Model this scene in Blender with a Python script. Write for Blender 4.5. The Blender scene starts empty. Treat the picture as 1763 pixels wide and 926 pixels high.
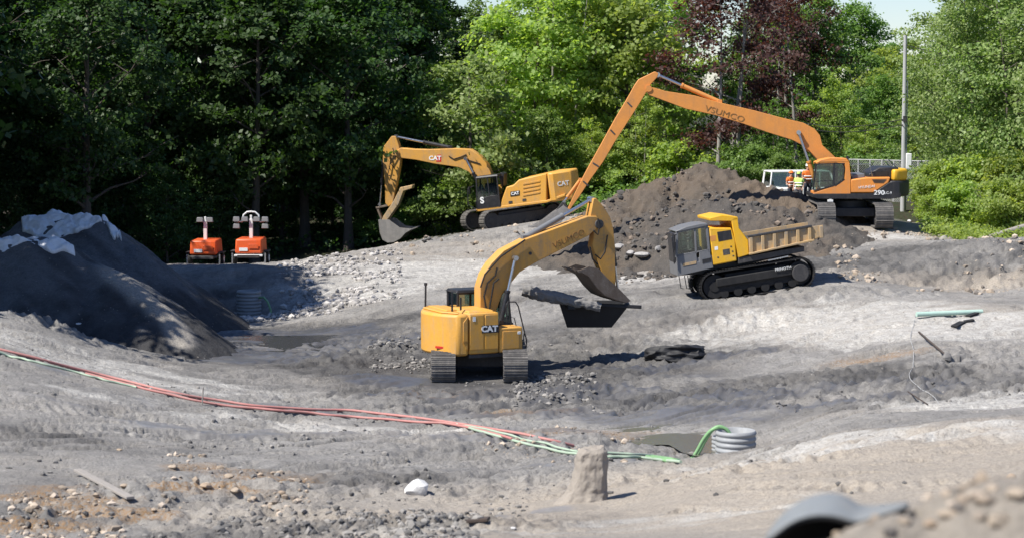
import bpy, bmesh, math, random
import numpy as np
from mathutils import Vector, Matrix
random.seed(7); RNG = np.random.default_rng(11)
R = math.radians; PI = math.pi
scn = bpy.context.scene
COL = scn.collection

# ------------------------------------------------------------------ camera
CAM_Z = 9.9; FPX = 2500.0; CX = 600.0; CY = 314.65; YK = 1.24367   # picture units of the 1200 wide frame
PITCH = math.atan((CY - 100.0) / FPX)
cam = bpy.data.cameras.new('camera'); camo = bpy.data.objects.new('camera', cam); COL.objects.link(camo)
camo.location = (0, 0, CAM_Z); camo.rotation_euler = (PI / 2 - PITCH, 0, 0)
cam.sensor_width = 36; cam.sensor_fit = 'HORIZONTAL'; cam.lens = FPX / 1200 * 36
cam.clip_start = 0.5; cam.clip_end = 4000
cam.dof.use_dof = True; cam.dof.focus_distance = 84; cam.dof.aperture_fstop = 1.35
scn.camera = camo
# ------------------------------------------------------------------ sky and sun
SUN_EL = R(52); SUN_H = Vector((-0.86, -0.51, 0)).normalized()
SUN_DIR = Vector((SUN_H.x * math.cos(SUN_EL), SUN_H.y * math.cos(SUN_EL), math.sin(SUN_EL)))
world = bpy.data.worlds.new('World'); scn.world = world; world.use_nodes = True
wn = world.node_tree.nodes; wl = world.node_tree.links
sky = wn.new('ShaderNodeTexSky'); sky.sky_type = 'NISHITA'; sky.sun_disc = False
sky.sun_elevation = SUN_EL; sky.sun_rotation = math.atan2(SUN_H.x, SUN_H.y)
sky.air_density = 1.0; sky.dust_density = 0.05; sky.ozone_density = 3.2
tint = wn.new('ShaderNodeMix'); tint.data_type = 'RGBA'; tint.blend_type = 'MULTIPLY'; tint.inputs[0].default_value = 1; tint.inputs[7].default_value = (0.90, 0.95, 1.12, 1)   # a cleaner blue than the plain model gives
wl.new(sky.outputs[0], tint.inputs[6]); wl.new(tint.outputs[2], wn['Background'].inputs[0]); wn['Background'].inputs[1].default_value = 0.08
sl = bpy.data.lights.new('sun', 'SUN'); sl.energy = 5.0; sl.angle = R(0.5); sl.color = (1, 0.955, 0.88)
so = bpy.data.objects.new('sun', sl); COL.objects.link(so)
so.rotation_euler = (-SUN_DIR).to_track_quat('-Z', 'Y').to_euler()
scn.view_settings.view_transform = 'Standard'; scn.view_settings.look = 'None'
scn.view_settings.gamma = 1; scn.view_settings.exposure = 0.62; scn.view_settings.use_curve_mapping = False
scn.cycles.max_bounces = 6; scn.cycles.transparent_max_bounces = 8
scn.cycles.caustics_reflective = False; scn.cycles.caustics_refractive = False

# ------------------------------------------------------------------ helpers: points
_F = Vector((0, math.cos(PITCH), -math.sin(PITCH))); _U = Vector((0, math.sin(PITCH), math.cos(PITCH)))
def ray(px, py):
    v = _F * FPX + Vector((1, 0, 0)) * (px - CX) + _U * (CY - py * YK)
    return v / v.y
def at(px, py, d):
    return Vector((0, 0, CAM_Z)) + ray(px, py) * d

# ------------------------------------------------------------------ helpers: noise
def _h(ix, iy, s):
    n = (ix.astype(np.int64) * 374761393 + iy.astype(np.int64) * 668265263 + s * 974634777) & 0x7fffffff
    n = ((n ^ (n >> 13)) * 1274126177) & 0x7fffffff
    return ((n ^ (n >> 16)) & 0xffff) / 65535.0
def vnoise(x, y, s=0):
    x = np.asarray(x, float); y = np.asarray(y, float)
    ix = np.floor(x); iy = np.floor(y); fx = x - ix; fy = y - iy
    fx = fx * fx * (3 - 2 * fx); fy = fy * fy * (3 - 2 * fy)
    a = _h(ix, iy, s); b = _h(ix + 1, iy, s); c = _h(ix, iy + 1, s); d = _h(ix + 1, iy + 1, s)
    return (a + (b - a) * fx) * (1 - fy) + (c + (d - c) * fx) * fy - 0.5
def fbm(x, y, o=4, s=0, g=0.5):
    t = 0; a = 1
    for i in range(o):
        t = t + a * vnoise(x * 2 ** i + 17.3 * i, y * 2 ** i - 9.1 * i, s + i); a *= g
    return t
def sstep(a, b, x):
    t = np.clip((x - a) / (b - a), 0, 1); return t * t * (3 - 2 * t)

# ------------------------------------------------------------------ helpers: materials
def nodes_of(name):
    m = bpy.data.materials.new(name); m.use_nodes = True
    return m, m.node_tree.nodes, m.node_tree.links, m.node_tree.nodes['Principled BSDF']
def N(nt, t, **k):
    n = nt.new(t)
    for a, b in k.items():
        if a.startswith('i_'): n.inputs[a[2:].replace('_', ' ')].default_value = b
        else: setattr(n, a, b)
    return n
def mixc(nt, ln, fac, a, b, mode='MIX'):
    m = nt.new('ShaderNodeMix'); m.data_type = 'RGBA'; m.blend_type = mode
    for s, v in ((m.inputs[0], fac), (m.inputs[6], a), (m.inputs[7], b)):
        if isinstance(v, bpy.types.NodeSocket): ln.new(v, s)
        else: s.default_value = v if not isinstance(v, tuple) else (*v[:3], 1)
    return m.outputs[2]
def ramp(nt, ln, src, lo, hi, a=0.0, b=1.0):
    m = nt.new('ShaderNodeMapRange'); m.inputs[1].default_value = lo; m.inputs[2].default_value = hi
    m.inputs[3].default_value = a; m.inputs[4].default_value = b; ln.new(src, m.inputs[0]); return m.outputs[0]
def noise(nt, ln, scale, detail=4, coord=None, rough=0.55):
    n = nt.new('ShaderNodeTexNoise'); n.inputs['Scale'].default_value = scale; n.inputs['Detail'].default_value = detail
    n.inputs['Roughness'].default_value = rough
    if coord is not None: ln.new(coord, n.inputs['Vector'])
    return n.outputs[0]
MATS = {}
def paint(name, col, rough=0.45, metal=0.0, dirt=0.35, dirtcol=(0.20, 0.175, 0.15), scale=1.6, bump=0.15, spec=0.4):
    m, nt, ln, b = nodes_of(name)
    tc = nt.new('ShaderNodeTexCoord'); o = tc.outputs['Object']
    n1 = noise(nt, ln, scale, 6, o, 0.65); n2 = noise(nt, ln, scale * 9, 5, o, 0.7)
    mm = nt.new('ShaderNodeMath'); mm.operation = 'MULTIPLY'; ln.new(ramp(nt, ln, n1, 0.42, 0.7), mm.inputs[0]); ln.new(ramp(nt, ln, n2, 0.35, 0.65), mm.inputs[1])
    mp = nt.new('ShaderNodeMapping'); mp.inputs['Scale'].default_value = (3.5, 3.5, .35); ln.new(o, mp.inputs[0]); n3 = noise(nt, ln, 1.6, 4, mp.outputs[0], .6)
    sx = nt.new('ShaderNodeMath'); sx.operation = 'MULTIPLY_ADD'; sx.inputs[1].default_value = .45; ln.new(ramp(nt, ln, n3, .5, .72), sx.inputs[0]); ln.new(mm.outputs[0], sx.inputs[2])
    f = ramp(nt, ln, sx.outputs[0], 0, 1, dirt * 0.12, dirt * 1.5)
    var = mixc(nt, ln, ramp(nt, ln, n2, 0.3, 0.7), tuple(c * 0.88 for c in col), tuple(min(1, c * 1.06) for c in col))
    ln.new(mixc(nt, ln, f, var, dirtcol), b.inputs['Base Color'])
    ln.new(ramp(nt, ln, f, 0, 0.8, rough, 0.95), b.inputs['Roughness'])
    b.inputs['Metallic'].default_value = metal; b.inputs['Specular IOR Level'].default_value = spec
    bp = nt.new('ShaderNodeBump'); bp.inputs['Strength'].default_value = bump; bp.inputs['Distance'].default_value = 0.02
    ln.new(n2, bp.inputs['Height']); ln.new(bp.outputs[0], b.inputs['Normal'])
    MATS[name] = m; return m
paint('yellow', (0.70, 0.35, 0.05), 0.42, dirt=0.42, dirtcol=(0.30, 0.24, 0.17))
paint('boom_yellow', (0.64, 0.32, 0.055), 0.46, dirt=0.6, dirtcol=(0.27, 0.20, 0.13))
paint('truck_yellow', (0.80, 0.43, 0.012), 0.4, dirt=0.25, dirtcol=(0.35, 0.27, 0.16))
paint('orange', (0.76, 0.27, 0.045), 0.42, dirt=0.38, dirtcol=(0.33, 0.22, 0.14))
paint('boom_orange', (0.70, 0.28, 0.06), 0.45, dirt=0.40, dirtcol=(0.30, 0.17, 0.09))
paint('tower_orange', (0.72, 0.10, 0.015), 0.4, dirt=0.15)
paint('black_paint', (0.014, 0.015, 0.019), 0.4, dirt=0.14)
paint('grey_paint', (0.15, 0.155, 0.165), 0.42, dirt=0.2)
paint('dark_steel', (0.035, 0.034, 0.036), 0.6, dirt=0.45, dirtcol=(0.13, 0.12, 0.11))
paint('track_steel', (0.10, 0.095, 0.09), 0.65, dirt=0.9, dirtcol=(0.24, 0.22, 0.20), scale=3, bump=0.5)
paint('rubber', (0.012, 0.012, 0.013), 0.8, dirt=0.14, dirtcol=(0.12, 0.11, 0.10))
paint('bucket_steel', (0.12, 0.085, 0.06), 0.6, dirt=0.6, dirtcol=(0.26, 0.22, 0.18), scale=3, bump=0.4)
paint('muddy_steel', (0.20, 0.19, 0.18), 0.8, dirt=0.8, dirtcol=(0.30, 0.28, 0.26), scale=3, bump=0.5)
paint('tan_paint', (0.52, 0.34, 0.15), 0.6, dirt=0.85, dirtcol=(0.24, 0.22, 0.19), scale=2.5)
paint('chrome', (0.55, 0.56, 0.58), 0.18, 0.9, dirt=0.1)
paint('white_paint', (0.78, 0.78, 0.76), 0.5, dirt=0.12)
paint('white_mark', (0.82, 0.82, 0.80), 0.5, dirt=0.05)
paint('black_mark', (0.16, 0.085, 0.03), 0.6, dirt=0.6, dirtcol=(0.5, 0.24, 0.06), scale=5)
paint('mud_black', (0.012, 0.012, 0.014), 0.55, dirt=0.10, dirtcol=(0.10, 0.10, 0.10), scale=4, bump=0.4)
paint('mud_grey', (0.23, 0.22, 0.21), 0.9, dirt=0.5, dirtcol=(0.12, 0.115, 0.11), scale=4, bump=0.9)
paint('wood_grey', (0.33, 0.30, 0.27), 0.9, dirt=0.5, dirtcol=(0.20, 0.19, 0.18), scale=4, bump=0.6)
paint('pole_grey', (0.42, 0.42, 0.41), 0.8, dirt=0.3, dirtcol=(0.25, 0.25, 0.25))
paint('pipe_grey', (0.29, 0.30, 0.31), 0.55, dirt=0.35, dirtcol=(0.25, 0.24, 0.22))
paint('plastic_blue_grey', (0.20, 0.215, 0.22), 0.55, dirt=0.3, dirtcol=(0.28, 0.26, 0.23))
paint('hose_red', (0.46, 0.19, 0.17), 0.6, dirt=0.35, dirtcol=(0.36, 0.28, 0.25), scale=0.8)
paint('hose_green', (0.20, 0.38, 0.17), 0.45, dirt=0.2, dirtcol=(0.3, 0.35, 0.28), scale=0.8)
paint('hose_pale_green', (0.36, 0.46, 0.34), 0.5, dirt=0.35, dirtcol=(0.3, 0.3, 0.28), scale=0.8)
paint('pipe_pale_green', (0.40, 0.56, 0.48), 0.5, dirt=0.2, dirtcol=(0.35, 0.36, 0.33))
paint('concrete', (0.40, 0.37, 0.33), 0.95, dirt=0.5, dirtcol=(0.24, 0.22, 0.2), scale=4, bump=0.9)
paint('rust', (0.055, 0.045, 0.04), 0.85, dirt=0.5, dirtcol=(0.12, 0.08, 0.06))
paint('skin', (0.42, 0.25, 0.18), 0.6, dirt=0.05)
paint('cloth_orange', (0.85, 0.20, 0.03), 0.8, dirt=0.1)
paint('cloth_lime', (0.55, 0.75, 0.18), 0.8, dirt=0.1)
paint('cloth_dark', (0.03, 0.035, 0.05), 0.9, dirt=0.2)
paint('seat_fabric', (0.05, 0.05, 0.055), 0.8, dirt=0.1)
paint('red_mark', (0.55, 0.03, 0.02), 0.4, dirt=0.1)
paint('lamp_lens', (0.28, 0.28, 0.28), 0.2, dirt=0.05)
def _glass():
    m, nt, ln, b = nodes_of('window_glass')
    b.inputs['Base Color'].default_value = (0.03, 0.035, 0.035, 1); b.inputs['Roughness'].default_value = 0.08
    g = nt.new('ShaderNodeBsdfTransparent'); g.inputs[0].default_value = (0.62, 0.72, 0.68, 1)
    lw = nt.new('ShaderNodeLayerWeight'); lw.inputs[0].default_value = 0.35
    mx = nt.new('ShaderNodeMixShader'); gl = nt.new('ShaderNodeBsdfGlossy'); gl.inputs['Roughness'].default_value = 0.05
    ln.new(ramp(nt, ln, lw.outputs['Fresnel'], 0, 1, 0.10, 0.9), mx.inputs[0]); ln.new(g.outputs[0], mx.inputs[1]); ln.new(gl.outputs[0], mx.inputs[2])
    ln.new(mx.outputs[0], nt['Material Output'].inputs[0]); MATS['glass'] = m
_glass()

# ------------------------------------------------------------------ helpers: meshes
def tag(o, label=None, cat=None, group=None, kind=None):
    for k, v in (('label', label), ('category', cat), ('group', group), ('kind', kind)):
        if v: o[k] = v
    return o
def empty(name, loc=(0, 0, 0), rot=(0, 0, 0), label=None, cat=None, group=None):
    o = bpy.data.objects.new(name, None); COL.objects.link(o); o.location = loc; o.rotation_euler = rot
    o.empty_display_size = 0.2
    return tag(o, label, cat, group)
def link(name, me, mat=None, parent=None, loc=None, rot=None):
    o = bpy.data.objects.new(name, me); COL.objects.link(o)
    if mat is not None and len(me.materials) == 0: me.materials.append(MATS[mat] if isinstance(mat, str) else mat)
    if parent is not None: o.parent = parent
    if loc is not None: o.location = loc
    if rot is not None: o.rotation_euler = rot
    return o
def quadmesh(name, co, faces, smooth=True):
    """fast mesh from numpy arrays: co (n,3), faces (m,k)"""
    me = bpy.data.meshes.new(name); co = np.ascontiguousarray(co, np.float32); f = np.ascontiguousarray(faces, np.int32); k = f.shape[1]
    me.vertices.add(len(co)); me.vertices.foreach_set('co', co.ravel())
    me.loops.add(f.size); me.loops.foreach_set('vertex_index', f.ravel())
    me.polygons.add(len(f)); me.polygons.foreach_set('loop_start', np.arange(0, f.size, k, dtype=np.int32))
    me.polygons.foreach_set('loop_total', np.full(len(f), k, np.int32))
    me.update(calc_edges=True); me.polygons.foreach_set('use_smooth', np.full(len(f), smooth)); return me
class MB:
    def __init__(s): s.v = []; s.f = []
    def add(s, vs, fs):
        n = len(s.v); s.v += [tuple(v) for v in vs]; s.f += [tuple(i + n for i in f) for f in fs]; return s
    def box(s, c, size, rot=None, top=(1, 1)):
        sx, sy, sz = (t / 2 for t in size); vs = []
        for z in (-1, 1):
            kx, ky = top if z > 0 else (1, 1)
            for x, y in ((-1, -1), (1, -1), (1, 1), (-1, 1)): vs.append(Vector((x * sx * kx, y * sy * ky, z * sz)))
        if rot is not None: vs = [rot @ v for v in vs]
        c = Vector(c)
        return s.add([v + c for v in vs], [(0, 3, 2, 1), (4, 5, 6, 7), (0, 1, 5, 4), (1, 2, 6, 5), (2, 3, 7, 6), (3, 0, 4, 7)])
    def beam(s, a, b, w, h, up=(0, 0, 1)):
        a = Vector(a); b = Vector(b); d = (b - a); L = d.length; x = d / L; u = Vector(up); y = u.cross(x)
        if y.length < 1e-4: y = Vector((0, 1, 0)).cross(x)
        y.normalize(); z = x.cross(y); m = Matrix((x, y, z)).transposed()
        return s.box((a + b) / 2, (L, w, h), m)
    def poly(s, pts, y0, y1):
        """pts in local XZ, extruded over y0..y1"""
        n = len(pts); A = sum(pts[i][0] * pts[(i + 1) % n][1] - pts[(i + 1) % n][0] * pts[i][1] for i in range(n))
        if A < 0: pts = pts[::-1]
        vs = [(x, y0, z) for x, z in pts] + [(x, y1, z) for x, z in pts]
        fs = [tuple(range(n)), tuple(range(2 * n - 1, n - 1, -1))] + [(i + n, (i + 1) % n + n, (i + 1) % n, i) for i in range(n)]
        return s.add(vs, fs)
    def polyz(s, pts, z0, z1):
        n = len(pts); A = sum(pts[i][0] * pts[(i + 1) % n][1] - pts[(i + 1) % n][0] * pts[i][1] for i in range(n))
        if A < 0: pts = pts[::-1]
        vs = [(x, y, z0) for x, y in pts] + [(x, y, z1) for x, y in pts]
        fs = [tuple(range(n - 1, -1, -1)), tuple(range(n, 2 * n))] + [(i, (i + 1) % n, (i + 1) % n + n, i + n) for i in range(n)]
        return s.add(vs, fs)
    def cyl(s, a, b, r0, r1=None, n=14, cap=True):
        r1 = r0 if r1 is None else r1; a = Vector(a); b = Vector(b); d = (b - a).normalized()
        u = d.orthogonal().normalized(); w = d.cross(u); vs = []
        for p, r in ((a, r0), (b, r1)):
            for i in range(n):
                t = 2 * PI * i / n; vs.append(p + (u * math.cos(t) + w * math.sin(t)) * r)
        fs = [(i, (i + 1) % n, (i + 1) % n + n, i + n) for i in range(n)]
        if cap: fs += [tuple(range(n - 1, -1, -1)), tuple(range(n, 2 * n))]
        return s.add(vs, fs)
    def tube(s, path, r, n=8, cap=True):
        P = [Vector(p) for p in path]; m = len(P); rs = r if isinstance(r, (list, tuple)) else [r] * m; vs = []; u = None
        for i in range(m):
            d = (P[min(i + 1, m - 1)] - P[max(i - 1, 0)]).normalized()
            if u is None: u = d.orthogonal().normalized()
            u = (u - d * u.dot(d)); u = u.normalized() if u.length > 1e-6 else d.orthogonal().normalized()
            w = d.cross(u)
            for k in range(n):
                t = 2 * PI * k / n; vs.append(P[i] + (u * math.cos(t) + w * math.sin(t)) * rs[i])
        fs = [(i * n + k, i * n + (k + 1) % n, (i + 1) * n + (k + 1) % n, (i + 1) * n + k) for i in range(m - 1) for k in range(n)]
        if cap: fs += [tuple(range(n - 1, -1, -1)), tuple(range((m - 1) * n, m * n))]
        return s.add(vs, fs)
    def strip(s, pts, y0, y1, th):
        """open polyline in XZ given thickness th, extruded in y (a bent plate)"""
        n = len(pts); o = []
        for i in range(n):
            a = Vector(pts[max(i - 1, 0)]); b = Vector(pts[min(i + 1, n - 1)]); d = (b - a).normalized(); o.append((pts[i][0] - d.y * th, pts[i][1] + d.x * th))
        for i in range(n - 1): s.poly([pts[i], pts[i + 1], o[i + 1], o[i]], y0, y1)
        return s
    def mesh(s, name, ang=32):
        me = bpy.data.meshes.new(name); me.from_pydata(s.v, [], s.f); me.update()
        me.polygons.foreach_set('use_smooth', [True] * len(me.polygons)); me.set_sharp_from_angle(angle=R(ang)); return me
    def obj(s, name, mat, parent=None, bevel=0.0, loc=None, rot=None, ang=32):
        o = link(name, s.mesh(name, ang), mat, parent, loc, rot)
        if bevel:
            b = o.modifiers.new('bevel', 'BEVEL'); b.width = bevel; b.segments = 2; b.limit_method = 'ANGLE'; b.angle_limit = R(35); b.harden_normals = False
        return o
def text(name, body, size, mat, parent, loc, rot, sx=1.0, extrude=0.004, bold=0.0):
    cu = bpy.data.curves.new(name, 'FONT'); cu.body = body; cu.size = size; cu.extrude = extrude; cu.align_x = 'CENTER'; cu.align_y = 'CENTER'; cu.offset = bold; cu.resolution_u = 3
    t = bpy.data.objects.new(name, cu); COL.objects.link(t); bpy.context.view_layer.update()
    me = bpy.data.meshes.new_from_object(t.evaluated_get(bpy.context.evaluated_depsgraph_get())); bpy.data.objects.remove(t); bpy.data.curves.remove(cu)
    o = link(name, me, None, parent, loc, rot); me.materials.clear(); me.materials.append(MATS[mat]); o.scale = (sx, 1, 1); return o
def rockmesh(name, seed, sub=2, rough=0.35, flat=0.7):
    bm = bmesh.new(); bmesh.ops.create_icosphere(bm, subdivisions=sub, radius=1); r = random.Random(seed)
    planes = [(Vector((r.gauss(0, 1), r.gauss(0, 1), r.gauss(0, 1))).normalized(), r.uniform(0.55, 0.9)) for _ in range(9)]
    for v in bm.verts:
        for n, d in planes:
            k = v.co.dot(n) - d
            if k > 0: v.co -= n * k * 0.9
        v.co *= 1 + r.uniform(-1, 1) * rough * 0.12; v.co.z *= flat
    me = bpy.data.meshes.new(name); bm.to_mesh(me); bm.free(); me.polygons.foreach_set('use_smooth', [True] * len(me.polygons)); me.set_sharp_from_angle(angle=R(28)); return me
# ------------------------------------------------------------------ terrain
CP = [ # picture x, picture y, distance  (spot heights of the pit)
 (0,290,70.5),(60,305,71),(130,326,71.5),(0,320,63.5),(60,335,65.5),(0,400,54.5),(0,450,48),(0,506,40),(200,340,71.5),(100,420,53),(200,470,45.5),(200,400,58),
 (300,345,73),(340,322,81.5),(340,306,87),(300,297,92.5),(250,299,92.5),(300,291,95.3),(260,291,95.3),(330,291,94.8),(300,256.5,98.2),(260,256,98.2),(335,259,97.6),(300,252,101.5),(270,249,108),(240,249,107),(380,296,90),(400,250,103),(360,262,98),
 (400,290,91),(420,268,96),(450,232,112),(450,262,97),(520,222,117),(560,217,122.5),(640,206,127),(690,200,124),(560,260,97),(560,290,86),(480,300,84.5),(480,330,76.5),(400,345,72.5),
 (561,352,72),(430,370,68),(600,400,62),(600,430,55),(600,470,46),(600,506,38),(450,506,38.5),(450,440,51.5),(330,430,52.5),(330,506,39),
 (690,300,82),(650,340,74.5),(620,300,84),(760,335,75.5),(740,385,65),(790,408,60.5),(860,428,57),(700,420,56.5),(760,432,55),
 (700,235,108),(740,238,103),(780,250,98),(815,282,83.5),(880,281,84.3),(950,264,86),(820,262,92),(960,245,92),
 (900,310,77.5),(1000,300,77),(1150,290,78.5),(1190,310,74),(1100,340,68),(1000,350,68.5),(900,350,70),(900,390,62),(1100,390,58.5),(1000,395,57.5),(1190,380,59),
 (960,406,50),(1080,404,49),(1200,401,48),(900,428,48),(820,448,45.5),(700,492,40),(690,472,44),(960,440,42.5),(1000,480,36),(1150,470,37),(850,490,37.5),(700,506,38),
 (985,213,98.5),(1060,208,102),(940,212,101),(1000,236,93.5),(1150,236,90.8),(1150,261,88.8),(1050,262,88),(1100,238,91),(1100,262,88.6),(1195,232,91.5),(1195,262,88),(1100,222,99),(1150,215,103)]
_cp = [at(*c) for c in CP]
for x, y, z in [(-9,26,4.0),(0,26,4.1),(9,25,4.5),(-6,14,6.3),(0,14,6.4),(5,14,6.6),(-30,14,6.3),(30,14,6.4),(0,3,8.1),(-10,3,8.1),(10,3,8.1),(0,-12,8.2),(-40,-12,8.2),(40,-12,8.2),(-24,40,2.0),(24,40,3.2),(-40,60,2.6),(40,70,3.2),
  (-30,85,2.2),(-45,110,2.4),(45,100,3.4),(-34,130,.3),(-17,126,-.7),(-15,134,-.3),(-6,131,.3),(-10,127,.1),(-12,119,-.4),(-3,136,.8),(2,138,2.0),(-25,124,-.6),(12,125,3.4),(20,125,3.7),(28,120,3.7),(11,114,3.5),(-60,160,3),(0,170,3.2),(60,160,4.5),(30,150,4.2),(-90,60,4),(90,60,5),(-90,200,5),(90,200,6),(0,230,5),(-20,104,.9),(-24,113,.3),(-24,96,0.9),(-17,84,.4),(-22,76,1.0)]:
    _cp.append(Vector((x, y, z)))
_cx = np.array([[p.x, p.y] for p in _cp]); _cz = np.array([p.z for p in _cp]); _C = 2.2
def _phi(ax, ay): return np.sqrt((ax[:, None] - _cx[None, :, 0]) ** 2 + (ay[:, None] - _cx[None, :, 1]) ** 2 + _C * _C)
_n = len(_cz); _A = np.zeros((_n + 3, _n + 3)); _A[:_n, :_n] = _phi(_cx[:, 0], _cx[:, 1]) - 0.15 * np.eye(_n)
_A[:_n, _n] = 1; _A[:_n, _n + 1:] = _cx; _A[_n, :_n] = 1; _A[_n + 1:, :_n] = _cx.T
_W = np.linalg.solve(_A, np.concatenate([_cz, np.zeros(3)]))
def base(x, y):
    x = np.atleast_1d(np.asarray(x, float)).ravel(); y = np.atleast_1d(np.asarray(y, float)).ravel(); o = np.empty(len(x))
    for i in range(0, len(x), 20000):
        a = np.clip(x[i:i + 20000], -110, 110); b = np.clip(y[i:i + 20000], -25, 250)
        o[i:i + 20000] = _phi(a, b) @ _W[:_n] + _W[_n] + a * _W[_n + 1] + b * _W[_n + 2]
    return o
def blobs(x, y, L):
    m = np.zeros(len(x))
    for px, py, d, rx, ry, a in L:
        p = at(px, py, d); q = np.sqrt(((x - p.x) / rx) ** 2 + ((y - p.y) / ry) ** 2)
        m = np.maximum(m, a * sstep(1.35, 0.45, q))
    return m
ROUGH = [(400,500,40,4.5,3,1.3),(300,480,43,3,2.5,1),(60,480,43,3,2.5,.8),(250,455,47,3.5,2.0,.9),(480,345,75,4.5,4,1.1),(470,320,79,4,4,1),(640,365,69,5,3,1),(560,375,66,7,3,.6),(690,330,77,5,4,.8),(760,340,74,4,3,.8),
         (640,420,57,5,3,.7),(560,450,49,5,3,.7),(900,362,67,5,2.5,.8),(1040,360,65,5,3,.9),(1100,365,63,4,3,.8),(1170,330,69,3,3,.7),(1150,255,89,6,2,1),(1010,250,91,7,3,.6),(730,240,104,6,5,.8),(900,240,95,6,5,.8),(560,225,116,8,5,.6),(660,225,112,5,4,.8),(820,300,80,5,2,.7),(1000,275,83,6,1.2,.8),(1190,250,90,4,3,.9),
         (40,305,72,2.5,2,1.2),(870,440,46,2,2,.8)]
DARK = [(520,352,72.5,9,5.5,1),(430,340,75,6,4,.9),(690,345,73.5,6,4.5,.9),(840,372,66,9,3,.85),(960,368,65,7,2.2,.7),(480,340,75.5,5.5,4.5,1),(560,366,70,8,3.2,.9),(650,352,73,6,3.5,.9),(440,315,80,5,4,.7),(700,330,76,6,4,.7),(620,320,79,6,3.5,.55),(340,318,83,6,4.5,1),(390,312,85,5,3,.9),(290,337,76,4,3,1),(420,335,76,5,3,.8),(760,340,74,5,3.0,.8),(880,365,67,7,2.6,.8),(820,378,65,6,2.5,.6),(1000,372,63,7,2.5,.5),(1010,248,91,7,2.6,.75),(1090,256,89,5,1.6,.6),  # blobs beside the left mound's toe paint in its shadow bands
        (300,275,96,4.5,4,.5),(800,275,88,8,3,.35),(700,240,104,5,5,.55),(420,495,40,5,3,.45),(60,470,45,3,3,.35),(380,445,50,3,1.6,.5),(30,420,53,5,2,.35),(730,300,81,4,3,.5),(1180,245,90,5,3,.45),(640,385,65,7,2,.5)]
TAN = [(1050,440,43,14,7,1),(1190,470,37,9,8,1),(800,490,38,7,4,.8),(1000,300,77,7,4,.5),(870,300,79,6,3,.35),(700,495,39,5,3,.6),(1150,262,88,6,1.4,.8),(600,235,107,10,7,.4),(1130,300,76,5,3,.4),(850,215,100,8,5,.7),(1020,216,98,6,2.5,.5)]
WET = [(640,372,68,6,1.8,.8),(930,380,63.5,6,1.6,.8),(470,365,70,5,1.4,.7),(350,318,83,5,3,1),(300,335,76,4,2.5,1),(400,325,79,4,2,1),(330,330,78,5,1.6,1),(290,340,74.5,3.5,1.4,1),(420,322,80,4,1.2,.9),(330,395,58,8,1.3,.55),(790,390,63.5,5,2.4,.9),(860,385,63.5,5,2.2,.8),(900,375,65,6,1.6,.75),(770,360,69,4,1.6,.5),(540,487,42,1.2,.5,1.0),(660,480,43,.9,.5,.9),(500,392,64,8,1.2,.5),(740,440,53,3,1.5,.6),(820,340,73,4,1.5,.6),(620,412,60,3,1.2,.4),(200,385,61,6,1.2,.45)]
RUST = [(70,465,45.8,1.8,1.3,1),(35,490,42,1.8,1.0,1),(115,478,44,1.6,.8,.7),(290,440,50,2.2,1.4,.55),(240,458,47,1.6,1.0,.5),(690,405,60,3.5,1.6,.5),(1000,342,70,3,1.0,.6),(610,395,63,5,1.5,.35)]
PALE = [(950,302,77.5,7,4,1),(1010,308,76,5,3.5,1),(880,318,76,5,2.5,.8),(1120,302,75,5,3,.7),(640,255,101,7,5,.7),(560,255,100,8,5,.75),(480,258,98,5,5,.7),(60,352,65,6,2.6,.7),(180,352,67,6,2,.6),(1180,375,60,3.5,2,.9),(965,411,48.5,3,1.0,1),(930,424,47,2,.7,1),(880,437,46,2.2,.6,1),(420,272,95,5,4,.8),(350,390,60,7,1.5,.6),(700,500,39,6,1.6,.6),(1150,408,47,5,1.5,.6),(760,262,95,5,3,.6),(1030,222,97,4,1.5,.7),(800,400,61,2,1,.3)]
def _p(*c): q = at(*c); return (q.x, q.y)
RUTS = [([_p(430,372,67), _p(480,358,71), _p(545,350,73)], 2.4, .8, .06), ([_p(600,362,70), _p(680,352,72), _p(790,352,72), _p(900,330,74.5), _p(985,295,78)], 2.3, .75, .06), ([_p(640,300,83), _p(720,290,84), _p(805,284,84), _p(960,264,86.5), _p(1060,258,88.5), _p(1210,262,88)], 1.95, .66, .06),
        ([_p(380,345,73), _p(450,332,76), _p(540,300,84), _p(610,270,94)], 2.4, .8, .06), ([_p(470,395,63), _p(620,392,64), _p(760,372,67), _p(960,372,64), _p(1100,352,66)], 2.4, .8, .055), ([_p(0,405,55), _p(160,402,57), _p(330,405,58), _p(470,402,61.5)], 2.4, .8, .05), ([_p(930,420,46), _p(1060,415,46), _p(1210,410,46.5)], 2.2, .7, .05), ([_p(820,472,41), _p(1000,462,39), _p(1210,452,39)], 2.2, .7, .05), ([_p(960,235,95), _p(1010,232,94), _p(1100,240,90.5)], 2.4, .8, .06)]
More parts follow.
